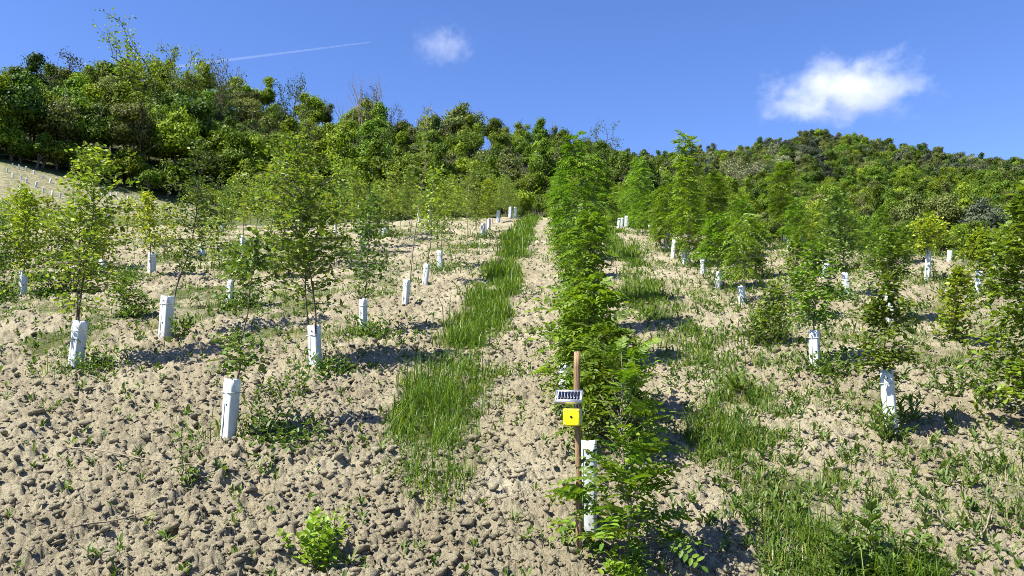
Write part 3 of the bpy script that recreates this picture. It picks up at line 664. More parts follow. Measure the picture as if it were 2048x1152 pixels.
e = leafy_plant('sapling', b, height_to(b, 1245, 725), -.02, 56, ROBL, 'nearest feathery sapling right of the wooden sensor post', 'sapling', 'young saplings planted in rows on the slope', M_BARKL, .009, 8, .86, el=22, bl=.25, per=5, avoid=ground_at(1158, 1118) + np.array([-.09, 0, height_to(ground_at(1158, 1118), 1157, 818)]))
SAPS.append((e, b, '', e['label']))

e2, b2 = next((q[0], q[1]) for q in SAPS if q[3] and q[3].startswith('feathery sapling just behind'))
for i, (z_, yaw, pt) in enumerate([(1.02, 178, -12), (.86, 172, -4), (.68, 188, 2), (1.08, 150, -25), (.95, 205, -10), (.8, 12, -8), (.62, -10, 0), (1.0, 30, -20), (.9, -25, -15), (.74, 215, -5), (1.05, 60, -30), (.55, 160, 0), (.5, 20, 0)]):
    link('leaf', ROBL[i % 6], e2, (.02 * math.cos(R_(yaw)), .02 * math.sin(R_(yaw)), z_), (random.gauss(0, .2), R_(pt), R_(yaw)), random.uniform(1.5, 1.9))

# ------------------------------------------------------------------ white guards round the saplings
GUARDS = []
def guard_mesh(wd, dp, h, seed):
    r = np.random.default_rng(seed); g = Geo(); n = 20; ring = []
    c = .012
    base = np.array([[-1, -1], [1, -1], [1, 1], [-1, 1]], float); pts = []
    for i in range(4):                                            # rounded corners, slightly bellied sides
        p = base[i] * [wd / 2, dp / 2]; nx = base[(i + 1) % 4] * [wd / 2, dp / 2]; pv = base[i - 1] * [wd / 2, dp / 2]
        dn, dv = norm(nx - p), norm(pv - p)
        pts += [p + dv * c, p + (dv + dn) * c * .3, p + dn * c, p + (nx - p) * .5 + norm(-p - nx) * -.004]
    pts = np.array(pts); m = len(pts); lev = np.linspace(0, 1, 9)
    tw = r.normal(0, .06); rows = []
    for k, t in enumerate(lev):
        a = tw * t; R = np.array([[math.cos(a), -math.sin(a)], [math.sin(a), math.cos(a)]])
        q = pts @ R.T * (1 + r.normal(0, .012)) + r.normal(0, .0015, (m, 2))
        top = (r.normal(0, .006, m) if k == len(lev) - 1 else 0)
        rows.append(np.concatenate([q, np.full((m, 1), -.04 + (h + .04) * t) + np.reshape(top, (-1, 1) if np.ndim(top) else (1, 1))], 1))
    out = np.array(rows); inn = out.copy(); inn[..., :2] *= .965
    V = np.concatenate([out.reshape(-1, 3), inn.reshape(-1, 3)]); K = len(lev)
    i = np.arange(K - 1)[:, None] * m; j = np.arange(m)[None]; jn = (j + 1) % m
    Fo = np.stack([i + j, i + jn, i + m + jn, i + m + j], -1).reshape(-1, 4); Fi = Fo[:, ::-1] + K * m
    tp = (K - 1) * m; Ft = np.stack([tp + j[0], tp + jn[0], tp + K * m + jn[0], tp + K * m + j[0]], -1)
    g.add(V, Fo, Fi, Ft); return g
def box_geo(g, c, s, R=None):
    V = np.array([[x, y, z] for x in (-.5, .5) for y in (-.5, .5) for z in (-.5, .5)]) * s
    if R is not None: V = V @ np.asarray(R).T
    g.add(V + c, np.array([[0, 1, 3, 2], [4, 6, 7, 5], [0, 4, 5, 1], [2, 3, 7, 6], [0, 2, 6, 4], [1, 5, 7, 3]]))
def put_guard(bx, by, tx, ty, wpx, label=None, detail=True, rot=None, p=None):
    b = at(bx, by) if p is None else p
    h = height_to(b, tx, ty); dep = (b - CAM) @ FWD; wd = wpx * dep / FPX * .78
    h = min(max(h, .3), .72); wd = min(max(wd, .085), .135); sd_ = len(GUARDS)
    g = guard_mesh(wd, wd * .95, h, sd_)
    o = link('tree_guard', g.mesh('tree_guard', M_TUBE, False), None, b)
    cx = px_of(b + np.array([0, 0, h]))[0]
    o.rotation_euler = (random.gauss(0, .03), math.atan2((tx - cx) * dep / FPX, h), R_(-24) + random.gauss(0, .2) if rot is None else R_(rot))
    o.rotation_mode = 'ZXY' if False else 'XYZ'
    if detail:
        for zz in ((.88, .35) if sd_ % 2 else (.62,)):
            gh = Geo(); t = np.linspace(0, 2 * math.pi, 9)[:-1]
            yy = -wd * .475 * 1.0 - .006
            rr_ = wd * .07
            V = np.concatenate([np.stack([rr_ * np.cos(t), np.full(8, yy), rr_ * np.sin(t)], -1), np.stack([rr_ * np.cos(t), np.full(8, yy + .012), rr_ * np.sin(t)], -1)]) + [wd * .1, 0, h * zz]
            k = np.arange(8); gh.add(V, np.array([list(range(7, -1, -1))]), np.stack([k, (k + 1) % 8, (k + 1) % 8 + 8, k + 8], -1))
            link('vent_hole', gh.mesh('vent_hole', M_HOLE), o)
        gseam = Geo(); box_geo(gseam, np.array([-wd * .12, -wd * .475 - .004, h * .47]), np.array([.006, .006, h * .9]))
        link('seam', gseam.mesh('seam', M_TUBED), o)
        gt = Geo()
        a = np.linspace(0, 2 * math.pi, 5); c_ = wd * .5 + .003
        for (x0, y0, sx, sy_) in ((0, -c_, wd + .012, .004), (0, c_, wd + .012, .004), (-c_, 0, .004, wd + .004), (c_, 0, .004, wd + .004)):
            box_geo(gt, np.array([x0, y0, h * .8]), np.array([sx, sy_, .007]))
        link('cable_tie', gt.mesh('cable_tie', M_TUBED), o)
    tag(o, label, 'tree guard', 'white guards around the saplings'); GUARDS.append((o, b, label)); return o
G = [(150, 740, 165, 642, 28, 'leaning white tree guard farthest left in the foreground, small dark mark'), (330, 675, 338, 592, 26, 'slanting white tree guard, second one from the left foreground'),
 (455, 890, 470, 758, 32, 'shaded greenish white tree guard nearest in the left foreground'), (632, 752, 627, 650, 26, 'upright white tree guard with dark vertical seams under twin stems'),
 (726, 672, 726, 598, 15, None), (810, 618, 815, 560, 13, None), (850, 570, 853, 528, 13, None), (881, 542, 880, 502, 12, None), (967, 478, 966, 447, 9, None), (977, 462, 979, 437, 8, None),
 (996, 447, 997, 421, 8, None), (1020, 436, 1021, 414, 7, None), (1030, 437, 1031, 414, 7, None), (458, 618, 460, 560, 14, None), (203, 560, 205, 520, 14, None), (302, 556, 303, 505, 17, None),
 (46, 600, 47, 542, 16, None), (724, 510, 725, 470, 10, None), (483, 502, 484, 472, 8, None), (445, 462, 444, 440, 7, None), (406, 515, 399, 489, 13, 'crumpled white guard fallen half over beside the dark sapling'),
 (767, 477, 768, 457, 8, None), (838, 448, 838, 427, 7, None), (858, 443, 857, 420, 6, None), (670, 470, 671, 450, 7, None), (560, 500, 562, 474, 8, None),
 (1237, 458, 1239, 437, 6, None), (1252, 456, 1253, 432, 8, None), (1243, 457, 1244, 436, 6, None), (1299, 470, 1300, 456, 6, None), (1330, 503, 1334, 466, 9, None), (1345, 518, 1349, 480, 9, None),
 (1369, 533, 1368, 497, 9, None), (1406, 548, 1406, 530, 9, None), (1437, 578, 1438, 545, 13, None), (1485, 612, 1482, 572, 13, None), (1578, 506, 1580, 484, 12, None), (1570, 496, 1571, 470, 7, None),
 (1424, 470, 1424, 440, 5, None), (1605, 496, 1606, 480, 6, None), (1642, 565, 1655, 523, 14, 'white guard tilted far over to the right'), (1630, 740, 1628, 660, 23, 'short white tree guard under the layered dark sapling'),
 (1695, 602, 1690, 545, 14, None), (1783, 872, 1774, 740, 30, 'tall bright white tree guard nearest on the right, grass at its foot'), (1780, 655, 1778, 572, 14, 'white guard half hidden behind leaves above the nearest right guard'),
 (1854, 562, 1856, 500, 12, 'slim white guard standing tall in the third row right'), (1955, 590, 1957, 542, 14, 'white guard below yellow-green leaves, farthest right'), (1898, 530, 1899, 516, 6, None), (1988, 535, 1988, 515, 5, None),
 (1173, 1065, 1172, 880, 50, 'white tree guard right behind the brown wooden post'), (1128, 788, 1130, 752, 15, 'white guard glimpsed between leaves left of the post'), (1790, 500, 1790, 478, 6, None)]
for bx, by, tx, ty, wp, lab in G: put_guard(bx, by, tx, ty, wp, lab, wp > 11)
FARG = Geo(); box_geo(FARG, np.array([0, 0, .26]), np.array([.14, .14, .62])); far_me = guard_mesh(.17, .17, .62, 3).mesh('tree_guard', M_TUBE)
for i, (px, py) in enumerate([(14, 345), (25, 336), (38, 341), (52, 344), (67, 350), (85, 359), (100, 367), (25, 356), (42, 360), (53, 367), (71, 375), (41, 385), (87, 386), (104, 392), (120, 397), (60, 398),
                              (190, 374), (206, 381), (222, 388), (271, 400), (204, 398), (223, 398), (290, 405), (235, 393), (255, 402), (310, 412)]):
    p = at(px, py); o = link('tree_guard', far_me, None, p, (0, random.gauss(0, .08), random.uniform(0, 1.5)), random.uniform(.85, 1.15))
    tag(o, 'tiny white guard on the far brown slope at the left edge of the wood', 'tree guard', 'white guards on the far slope')

# ------------------------------------------------------------------ sensor post with solar panel and yellow box
M_POST = noisy_mat('post_wood', [(.11, .062, .03), (.26, .165, .085), (.37, .25, .14)], 22, .75, .8, (5, 5, .3))
M_POSTE = noisy_mat('post_end', [(.36, .27, .18), (.5, .4, .28)], 40, .8, .3)
M_ALU = plain('brushed_aluminium', (.62, .62, .64), .38, .85)
M_CELL = plain('solar_cell', (.006, .009, .025), .3, 0, .25)
M_BACK = plain('panel_backsheet', (.55, .57, .6), .4)
M_YBOX = noisy_mat('yellow_plastic', [(.72, .62, .008), (.80, .70, .012), (.84, .74, .02)], 12, .4, .05)
M_GREY = plain('grey_plastic', (.5, .52, .53), .5)
b = ground_at(1158, 1118); hp = height_to(b, 1157, 704)
post = bpy.data.objects.new('sensor_post', None); COL.objects.link(post); post.location = b
tag(post, 'brown wooden post carrying a small solar panel and a yellow sensor box', 'sensor post')
g = Geo(); z_ = np.linspace(-.15, hp, 16)
tube(g, np.stack([.003 * np.sin(z_ * 5), .003 * np.cos(z_ * 4), z_], -1), .0185 + .0012 * np.sin(z_ * 9), 12); link('stake', g.mesh('stake', M_POST, True), post)
g = Geo(); tube(g, np.array([[0, 0, hp - .0005], [0, 0, hp + .002]]), np.array([.0165, .015]), 12); link('cut_end', g.mesh('cut_end', M_POSTE), post)
def zpx(py): return height_to(b, 1157, py)
m_px = math.hypot(b[0], b[1]) / FPX
# panel: tilted to face up and towards the camera, fixed to the front left of the stake
pan = bpy.data.objects.new('solar_panel', None); COL.objects.link(pan); pan.parent = post
pw, pd, th = .152, .115, .022
pan.location = (-.05, -.072, zpx(793)); pan.rotation_euler = (R_(31), 0, R_(-7))
g = Geo()
for c, s in (((0, -pd / 2 + .005, 0), (pw, .01, th)), ((0, pd / 2 - .005, 0), (pw, .01, th)), ((-pw / 2 + .005, 0, 0), (.0098, pd - .02, th)), ((pw / 2 - .005, 0, 0), (.0098, pd - .02, th))): box_geo(g, np.array(c), np.array(s))
fr = link('panel_frame', g.mesh('panel_frame', M_ALU), pan)
g = Geo(); box_geo(g, np.array([0, 0, .006]), np.array([pw - .02, pd - .02, .006])); link('backsheet', g.mesh('backsheet', M_BACK), pan)
g = Geo(); cw = (pw - .028) / 7
box_geo(g, np.array([0, 0, 0]), np.array([cw - .0028, pd - .034, .0016])); cme = g.mesh('solar_cell', M_CELL)
for k in range(7): link('solar_cell', cme, pan, (-pw / 2 + .014 + cw * (k + .5), 0, .0104))
def rbox(g, s, bev, seg=3):
    import bmesh
    bm = bmesh.new(); bmesh.ops.create_cube(bm, size=1)
    for v in bm.verts: v.co = [v.co[i] * s[i] for i in range(3)]
    bmesh.ops.bevel(bm, geom=bm.edges[:], offset=bev, segments=seg, profile=.5, affect='EDGES')
    me = bpy.data.meshes.new('b'); bm.to_mesh(me); bm.free(); return me
def with_mat(me, name, m): me.name = name; me.materials.append(m); me.polygons.foreach_set('use_smooth', np.ones(len(me.polygons), bool)); return me
bx_ = bpy.data.objects.new('sensor_box', None); COL.objects.link(bx_); bx_.parent = post
bx_.location = (-.036, -.112, zpx(832)); bx_.rotation_euler = (0, 0, R_(-10))
link('lid', with_mat(rbox(None, (.094, .028, .094), .007), 'lid', M_YBOX), bx_, (0, -.016, 0))
link('housing', with_mat(rbox(None, (.092, .092, .092), .006), 'housing', M_GREY), bx_, (0, .0445, 0))
g = Geo(); tube(g, np.array([[0, -.0325, .004], [0, -.0295, .004]]), .007, 10); tube(g, np.array([[0, -.0325, .004], [0, -.0324, .004]]), np.array([.0001, .007]), 10)
link('sensor_port', g.mesh('sensor_port', M_HOLE), bx_)
g = Geo(); tube(g, np.array([[0, -.0312, 0], [0, -.028, 0]]), .0035, 8); tube(g, np.array([[0, -.0312, 0], [0, -.0311, 0]]), np.array([.0001, .0035]), 8); sm = g.mesh('screw', M_GREY)
for sx in (-1, 1):
    for sz in (-1, 1): link('screw', sm, bx_, (sx * .037, 0, sz * .037))
g = Geo(); tube(g, np.array([[-.012, -.055, zpx(815)], [-.012, -.04, zpx(806)], [-.012, -.02, zpx(800)]]), .004, 6); tube(g, np.array([[.004, -.05, zpx(815)], [.004, -.04, zpx(806)], [.004, -.02, zpx(800)]]), .004, 6)
box_geo(g, np.array([0, -.012, zpx(800)]), np.array([.05, .05, .02])); link('bracket', g.mesh('bracket', M_ALU), post)
g = Geo(); 
for zz in (zpx(826), zpx(838)):
    a = np.linspace(0, 2 * math.pi, 14); tube(g, np.stack([.0215 * np.cos(a), .0215 * np.sin(a), np.full(14, zz)], -1), .0022, 5, False)
link('clamp_band', g.mesh('clamp_band', M_GREY), post)
g = Geo(); t = np.linspace(0, 1, 8); tube(g, np.stack([.012 + .012 * np.sin(t * 3.1), -.04 + .02 * t, zpx(803) + (zpx(850) - zpx(803)) * t], -1), .003, 6)
link('cable', g.mesh('cable', M_HOLE, True), post)

# ------------------------------------------------------------------ weeds one can pick out
def simple_leaf(n, L, W, lm, lobed=False):
    out = []
    for i in range(n):
        g = Geo()
        if lobed:
            for s, t in ((-1, .25), (1, .32), (-1, .5), (1, .56), (-1, .72), (1, .78), (0, .6)):
                p = np.array([[L * t, 0, .1 * L * t - .25 * L * t * t]]); d = np.array([[.8, s * .75, .05]]) if s else np.array([[1, 0, -.2]])
                leaves(g, p, d, np.array([[0, 0, 1.0]]), L * (.55 - .25 * t if s else .45), W * .42)
            leaves(g, np.zeros((1, 3)), np.array([[1, 0, .0]]), np.array([[0, 0, 1.0]]), L * .8, W * .3)
        else: leaves(g, np.zeros((1, 3)), np.array([[1, 0, random.uniform(-.1, .1)]]), np.array([[0, random.uniform(-.2, .2), 1.0]]), L * random.uniform(.85, 1.15), W, .18)
        out.append(g.mesh('leaf', lm))
    return out
LIME_L = simple_leaf(4, .075, .042, M_LIME); WEED_L = simple_leaf(4, .065, .026, M_WEED); MUG_L = simple_leaf(4, .10, .05, M_WEED, True); LONG_L = simple_leaf(4, .14, .03, M_WEED)
DARK_L = simple_leaf(3, .05, .03, M_HORN)
def weed(px, py, top, leafm, label, br, nstem=1, spread=.05, seed=1, ls=1.0, el=20, bl=.02, per=1, sr=.005, c0=.05, cat='weed', group='weeds on the bare soil'):
    b = ground_at(px, py); h = max(.08, height_to(b, px, top))
    return leafy_plant('weed', b, h, 0, br, leafm, label, cat, group, M_STEM, sr, seed, ls, nstem, spread, c0, el, bl, per)
weed(630, 1128, 1012, LIME_L, 'bright lime green leafy bush in the left centre foreground', 20, 12, .13, 1, .95, 15, .02, 1)
weed(672, 1085, 1005, LIME_L, 'small lime green sprout behind the larger lime bush', 9, 3, .05, 2, .7)
weed(1748, 1150, 1012, MUG_L, 'tall dark-stemmed weed with ragged leaves at the lower right', 30, 1, .02, 3, 1.15, 25, .01, 1, .007)
weed(1702, 1165, 1055, MUG_L, 'ragged leaved weed left of the tall dark-stemmed one', 26, 2, .05, 4, 1.0, 25)
weed(1842, 1160, 1062, MUG_L, 'ragged leaved weed right of the tall dark-stemmed one', 28, 1, .03, 5, 1.0, 25)
weed(1790, 1175, 1110, MUG_L, 'low tuft of ragged leaves between the tall lower right weeds', 20, 3, .06, 6, 1.0)
weed(362, 975, 812, WEED_L, 'slender olive weed standing alone left of the shaded guard', 24, 2, .05, 7, .8, 35, .05, 2, .004)
weed(378, 985, 930, WEED_L, 'bright grassy tuft at the foot of the slender olive weed', 12, 4, .06, 8, 1.0, 50)
weed(520, 885, 745, WEED_L, 'dense dark weed right of the shaded guard', 22, 9, .16, 9, .8, 30, .05, 2, .004)
weed(575, 800, 735, WEED_L, 'leafy weed clump behind the shaded guard', 14, 8, .14, 10, .9, 30, .03, 2, .004)
weed(190, 740, 705, WEED_L, 'dark weed tuft at the foot of the leftmost leaning guard', 14, 6, .13, 11, .9, 30, .03, 2)
weed(130, 725, 700, WEED_L, 'weed tuft left of the leftmost leaning guard', 12, 4, .1, 12, .8, 30)
weed(365, 675, 628, WEED_L, 'dark weed clump shading the foot of the slanting guard', 14, 7, .14, 13, 1.1, 30, .03, 2)
weed(1680, 760, 700, WEED_L, 'dark weed clump at the foot of the short right guard', 18, 9, .2, 14, .9, 30, .04, 2)
weed(1545, 700, 610, WEED_L, 'tall bushy weed clump right of the drooping sapling', 20, 9, .2, 15, 1.1, 40, .05, 2)
weed(1925, 800, 705, WEED_L, 'tall leafy weed clump in the gap on the far right', 20, 11, .24, 16, .95, 45, .03, 2)
weed(1130, 1105, 1040, WEED_L, 'weed tuft at the foot of the wooden post', 14, 6, .08, 17, .7, 40)
weed(1235, 1150, 1085, LIME_L, 'broad leaved low weed below the nearest feathery sapling', 16, 6, .16, 18, .8, 20, .04, 2)
weed(720, 600, 560, WEED_L, 'low dark weed clump left of the thin whip sapling', 12, 5, .2, 30, 1.2, 30, .03, 2)
weed(1480, 790, 735, LONG_L, 'long bladed tuft in the right grass strip', 14, 6, .1, 19, 1.0, 55)
weed(1770, 885, 800, LONG_L, 'grassy tuft hugging the foot of the nearest right guard', 16, 7, .1, 31, .8, 65)
weed(1825, 850, 780, LONG_L, 'grassy tuft to the right of the nearest right guard', 14, 6, .12, 32, .8, 60)
for i, (px, py, top) in enumerate([(95, 948, 905), (275, 925, 890), (520, 958, 915), (770, 945, 905), (330, 1085, 1060), (470, 1060, 1040), (240, 1120, 1080), (410, 975, 945), (80, 830, 800), (345, 1128, 1100),
                                    (835, 905, 870), (905, 880, 855), (60, 1120, 1095), (840, 1115, 1085), (150, 985, 965), (1250, 660, 640), (1080, 690, 672), (1030, 740, 720), (1390, 1090, 1050), (1500, 1050, 1000),
                                    (1920, 1120, 1085), (1985, 1110, 1060), (1880, 1010, 975), (1480, 930, 900), (1700, 830, 800), (1340, 780, 750), (1960, 950, 905), (2000, 900, 860), (470, 1130, 1085), (700, 1140, 1110)]):
    weed(px, py, top, LONG_L if i % 3 else WEED_L, 'small green rosette weed alone on bare soil', 9, 1 + i % 2, .03, 40 + i, .55 + .1 * (i % 3), 35, .01, 1, .003, group='small rosettes on the bare soil')

# ------------------------------------------------------------------ dry canes on the soil
def cane(px0, py0, px1, py1, r, label):
    p, q = at(px0, py0), at(px1, py1); t = np.linspace(0, 1, 8)[:, None]; P = p + (q - p) * t
    P[:, 2] = zg(P[:, 0], P[:, 1]) + .075 + .01 * np.sin(t[:, 0] * 9); g = Geo(); tube(g, P - p, r * (1 - .5 * t[:, 0]), 5)
    o = link('dry_cane', g.mesh('dry_cane', M_BARKL, True), None, p); tag(o, label, 'dry cane')
cane(140, 915, 480, 965, .006, 'long pale dry cane lying across the bare soil at left')
cane(120, 1088, 330, 1040, .006, 'thin dark dry cane lying on the lower left soil')
cane(1985, 1045, 1965, 1105, .008, 'short reddish stick standing in the lower right soil')
cane(495, 830, 515, 895, .005, 'pale dry stalk leaning beside the shaded guard')

# ------------------------------------------------------------------ woods
def branch_tree(seed, h, r0, levels=4, spread=.6, upb=.35, kids=4, c0=.25, stems=1):
    r = np.random.default_rng(seed); g = Geo(); tips = []
    def grow(p, d, L, rad, lv):
        n = 4; P = [p]
        for i in range(n):
            d = norm(d + r.normal(0, .13, 3) + np.array([0, 0, upb * .12])); P.append(P[-1] + d * L / n)
        tube(g, np.array(P), np.linspace(rad, rad * .55, n + 1), 6 if lv == 0 else (4 if lv < 2 else 3), False)
        if lv >= levels - 1: tips.append((np.array(P), d)); return
        k = kids + (2 if lv == 0 else 0)
        for i in range(k):
            t = (c0 if lv == 0 else .3) + (1 - (c0 if lv == 0 else .3)) * (i + r.random()) / k
            q = np.array([np.interp(t * n, np.arange(n + 1), np.array(P)[:, c]) for c in range(3)]); a = r.uniform(0, 6.28)
            side = norm(np.cross(d, r.normal(0, 1, 3)))
            grow(q, norm(d * (1 - spread * .5) + side * spread + np.array([0, 0, upb * .5])), L * r.uniform(.42, .66), rad * .5, lv + 1)
        tips.append((np.array(P[-2:]), d))
    for s in range(stems): grow(np.array([s * .25, 0, -.3]), norm(np.array([r.normal(0, .08), r.normal(0, .08), 1])), h * .62, r0, 0)
    return g, tips
def crown_geo(seed, R, Hh, z0, blobs, n, leaf, up=.35, flat=1.0):
    """leaf sprays gathered in clumps through an uneven crown volume"""
    r = np.random.default_rng(seed); g = Geo()
    C = norm(r.normal(0, 1, (blobs, 3))) * (r.random((blobs, 1)) ** .4)
    C[:, 2] = np.abs(C[:, 2]) * 1.0 - .45 * (r.random(blobs) < .55) * np.abs(C[:, 2]) * 2
    C = C * np.array([R * .72, R * .72, Hh * .42]) + np.array([0, 0, z0 + Hh * .5])
    rad = r.uniform(.20, .46, blobs) * R
    k = r.integers(0, blobs, n); d = norm(r.normal(0, 1, (n, 3)) + np.array([0, 0, up])); q = r.random(n) ** .35 * np.where(r.random(n) < .12, r.uniform(1, 1.35, n), 1)
    sp = 1 + .35 * np.sin(d[:, 0] * 5 + k) * np.sin(d[:, 1] * 6 + k * 2) 
    P = C[k] + d * (rad[k] * q * sp)[:, None] * np.array([1, 1, .8])
    N = norm(d + r.normal(0, .38, (n, 3))); D = norm(np.cross(N, r.normal(0, 1, (n, 3))) + np.array([0, 0, -.25]))
    leaves(g, P, D, N, leaf * r.uniform(.6, 1.4, n), leaf * .62 * r.uniform(.7, 1.3, n), .12, 'dia'); return g
def sprays(g, tips, r, per, L, wd, jit):
    P, D, N = [], [], []
    for pts, d in tips:
        for _ in range(per):
            t = r.random() * (len(pts) - 1); i = int(t); q = pts[i] + (pts[min(i + 1, len(pts) - 1)] - pts[i]) * (t - i)
            P.append(q + r.normal(0, jit, 3)); D.append(d + r.normal(0, .9, 3)); N.append(r.normal(0, .7, 3) + [0, 0, 1])
    leaves(g, np.array(P), np.array(D), np.array(N), L * r.uniform(.6, 1.3, len(P)), wd * r.uniform(.7, 1.3, len(P)), .1, 'dia')
def ordw(n):
    a = 'zeroth first second third fourth fifth sixth seventh eighth ninth tenth eleventh twelfth thirteenth fourteenth fifteenth sixteenth seventeenth eighteenth nineteenth'.split()
    if n < 20: return a[n]
    t = ['', '', 'twent', 'thirt', 'fort', 'fift', 'sixt', 'sevent', 'eight', 'ninet'][n // 10]
    return t + 'ieth' if n % 10 == 0 else t + 'y-' + a[n % 10]
RANKED = {}   # trees of the two woods by rank and colour, for their labels
WT = []   # tree variants: (trunk mesh, {material: crown mesh}, nominal height)
def trunk_for(seed, h, z0, R):
    g, tips = branch_tree(seed, h * .95, .16, 3, .6, .4, 4, .35); return g
def variant(seed, R, Hh, z0, blobs, n, leaf, **k):
    t = trunk_for(seed, z0 + Hh, z0, R).mesh('trunk', M_BARK, True); g = crown_geo(seed, R, Hh, z0, blobs, n, leaf, **k)
    V = np.concatenate(g.V); Fs = [np.concatenate(f) for f in g.F.values()]
    return t, mesh('crown', V, Fs, FOREST[0]), z0 + Hh
WT = [variant(901, 3.3, 9.6, .5, 34, 11000, .34), variant(902, 2.7, 10.6, .7, 34, 10500, .33), variant(903, 3.9, 8.6, .4, 46, 12500, .34), variant(904, 3.0, 9.4, .6, 30, 10000, .35),
      variant(905, 2.3, 10.6, .4, 38, 9500, .32, up=.1), variant(906, 3.5, 7.4, .2, 40, 12000, .34)]
SH = [variant(911, 1.8, 3.0, .1, 12, 1600, .26), variant(912, 2.4, 3.4, .0, 16, 2200, .28), variant(913, 1.5, 4.2, .1, 12, 1700, .26)]
BARE = []
for s in range(3):
    g, tips = branch_tree(930 + s, 12, .15, 4, .78, .32, 5, .3, 1); gl = Geo(); sprays(gl, tips, np.random.default_rng(s), 8, .30, .17, .3)
    BARE.append((g.mesh('trunk', M_BARK, False), gl))
BAREM = [(t, gl.mesh('crown', FOREST[0])) for t, gl in BARE]
POLE = []
for s in range(3):
    g, tips = branch_tree(950 + s, 11, .11, 3, .28, .8, 3, .55, 1); POLE.append(g.mesh('trunk', M_BARKL, False))
def put_tree(p, trunk, crown, mi, sc, label, group, cat='tree', name='tree', sz=1.0):
    e = bpy.data.objects.new(name, None); COL.objects.link(e); e.location = [float(v) for v in p]
    e.rotation_euler[2] = random.uniform(0, 6.28); e.scale = (sc, sc, sc * sz)
    link('trunk', trunk, e)
    if crown is not None:
        c = link('crown', crown, e); c.material_slots[0].link = 'OBJECT'; c.material_slots[0].material = FOREST[mi]
    tag(e, label, cat, group); return e
MN = ['mid green', 'bright green', 'dark green', 'olive green', 'grey-green', 'pale blossoming']
NTREE = 0
def zone_tree(px, r, mi, sc, zone, v=None, sz=1.0, rank=0):
    global NTREE
    p = at_r(px, r); t, cs, hh = WT[random.randrange(len(WT)) if v is None else v]
    e = put_tree(p, t, cs, mi, sc, None, 'trees ' + zone, sz=sz); NTREE += 1
    RANKED.setdefault((zone, rank, mi), []).append((px, e)); return e
# left wood: tiers of trees climbing the hillside
pts = []
for tier, (r0, n) in enumerate([(121, 30), (127, 28), (134, 28), (142, 26), (151, 26), (161, 25), (172, 24), (184, 24)]):
    for i in range(n):
        px = -160 + (1500 + 60) * (i + random.uniform(-.35, .35) + (.5 if tier % 2 else 0)) / n
        rr0 = r0 + random.uniform(-2.5, 2.5)
        if px > 1330: continue
        mi = random.choices([0, 1, 2, 3, 4], [4.5, 5, 1.6, 1.2, .1] if px < 800 else [4, 2.5, 2.4, 2.6, .2])[0]
        pts.append((px, rr0, tier, mi, random.uniform(.9, 1.25) * (1.1 if tier < 2 else 1.0) * (.86 if px > 800 else 1.0)))
for px, r, tier, mi, sc in pts: zone_tree(px, r, mi, sc, 'in the left wood', sz=random.uniform(.85, 1.12), rank=tier + 1)
# shrubs along the foot of the wood
ORD = 'zeroth first second third fourth fifth sixth seventh eighth ninth tenth eleventh twelfth thirteenth fourteenth fifteenth sixteenth seventeenth eighteenth nineteenth twentieth'.split()
for i in range(60):
    px = -140 + 1480 * (i + random.uniform(-.3, .3)) / 60; p = at_r(px, 117 + random.uniform(-.5, 3) - (0 if i % 2 or px < 380 else 8)); t, cs, hh = SH[i % 3]
    put_tree(p, t, cs, random.choice([0, 0, 1, 2, 1]), random.uniform(.9, 1.6), ordw(i + 1) + ' dense shrub from the left along the shaded foot of the left wood', 'shrubs along the foot of the wood', 'shrub', 'shrub')
# conspicuous trees
def special(px, r, top, kind, mi, label, v=0, sc_h=None, w=1.0):
    p = at_r(px, r); h = height_to(p, px, top)
    if kind == 'pole': t, c, hh = POLE[v], None, 9.5
    elif kind == 'bare': t, c, hh = BAREM[v][0], BAREM[v][1], 11.0
    else: t, c, hh = WT[v]
    s = h / hh; e = put_tree(p, t, c, mi, s, label, None); e.scale = (s * w, s * w, s)
special(110, 160, 100, 'bare', 4, 'wide half-bare grey tree on the left ridge against the sky', 0, w=1.25)
special(75, 164, 118, 'bare', 4, 'half-bare grey tree at the left end of the ridge', 1)
special(190, 165, 112, 'round', 0, 'dense round green tree right of the half-bare grey ones', 2)
special(10, 170, 145, 'bare', 5, 'pale yellowish sparse tree at the left edge of the sky', 2)
special(295, 150, 72, 'bare', 1, 'tallest sparse tree on the ridge, ivy clad trunk below bare limbs', 2)
special(318, 152, 85, 'bare', 1, 'second sparse tree beside the tallest one on the ridge', 0, w=.8)
special(422, 150, 112, 'bare', 3, 'lone thin open-crowned tree under the vapour trail', 1, w=.55)
special(575, 150, 160, 'bare', 2, 'dark tree with bare crooked top twigs above the left wood', 1, w=.6)
special(535, 128, 235, 'round', 2, 'dark ivy-smothered column of a tree at the edge of the left wood', 4, w=.55)
special(225, 150, 138, 'round', 3, 'olive round tree between the green one and the tallest', 0)
special(1110, 175, 238, 'round', 2, 'small dark pointed tree on the middle skyline', 4, w=.4)
special(925, 176, 205, 'round', 3, 'big olive rounded tree on the middle skyline', 2, w=1.1)
special(850, 172, 212, 'bare', 5, 'pale blossoming sparse tree on the middle skyline', 0)
special(1190, 178, 258, 'bare', 0, 'open green tree behind the tallest feathery sapling', 2)
for i, (px, top) in enumerate([(700, 200), (712, 172), (722, 165), (735, 175), (750, 182), (690, 210)]):
    special(px, 168, top, 'pole', 0, 'bare dead pole of a tree on the skyline, %s of six from the left' % ['second', 'third', 'fourth', 'fifth', 'last', 'first'][i], i % 3, w=.7)
for px, top in ((755, 190), (770, 205)): special(px, 170, top, 'bare', 4, 'brownish bare twiggy tree beside the dead poles' if px < 760 else 'brownish twiggy tree, right one beside the dead poles', px % 3, w=.7)
special(1615, 215, 375, 'pole', 0, 'pale dead trunk standing in the right hillside wood', 0, w=.8)
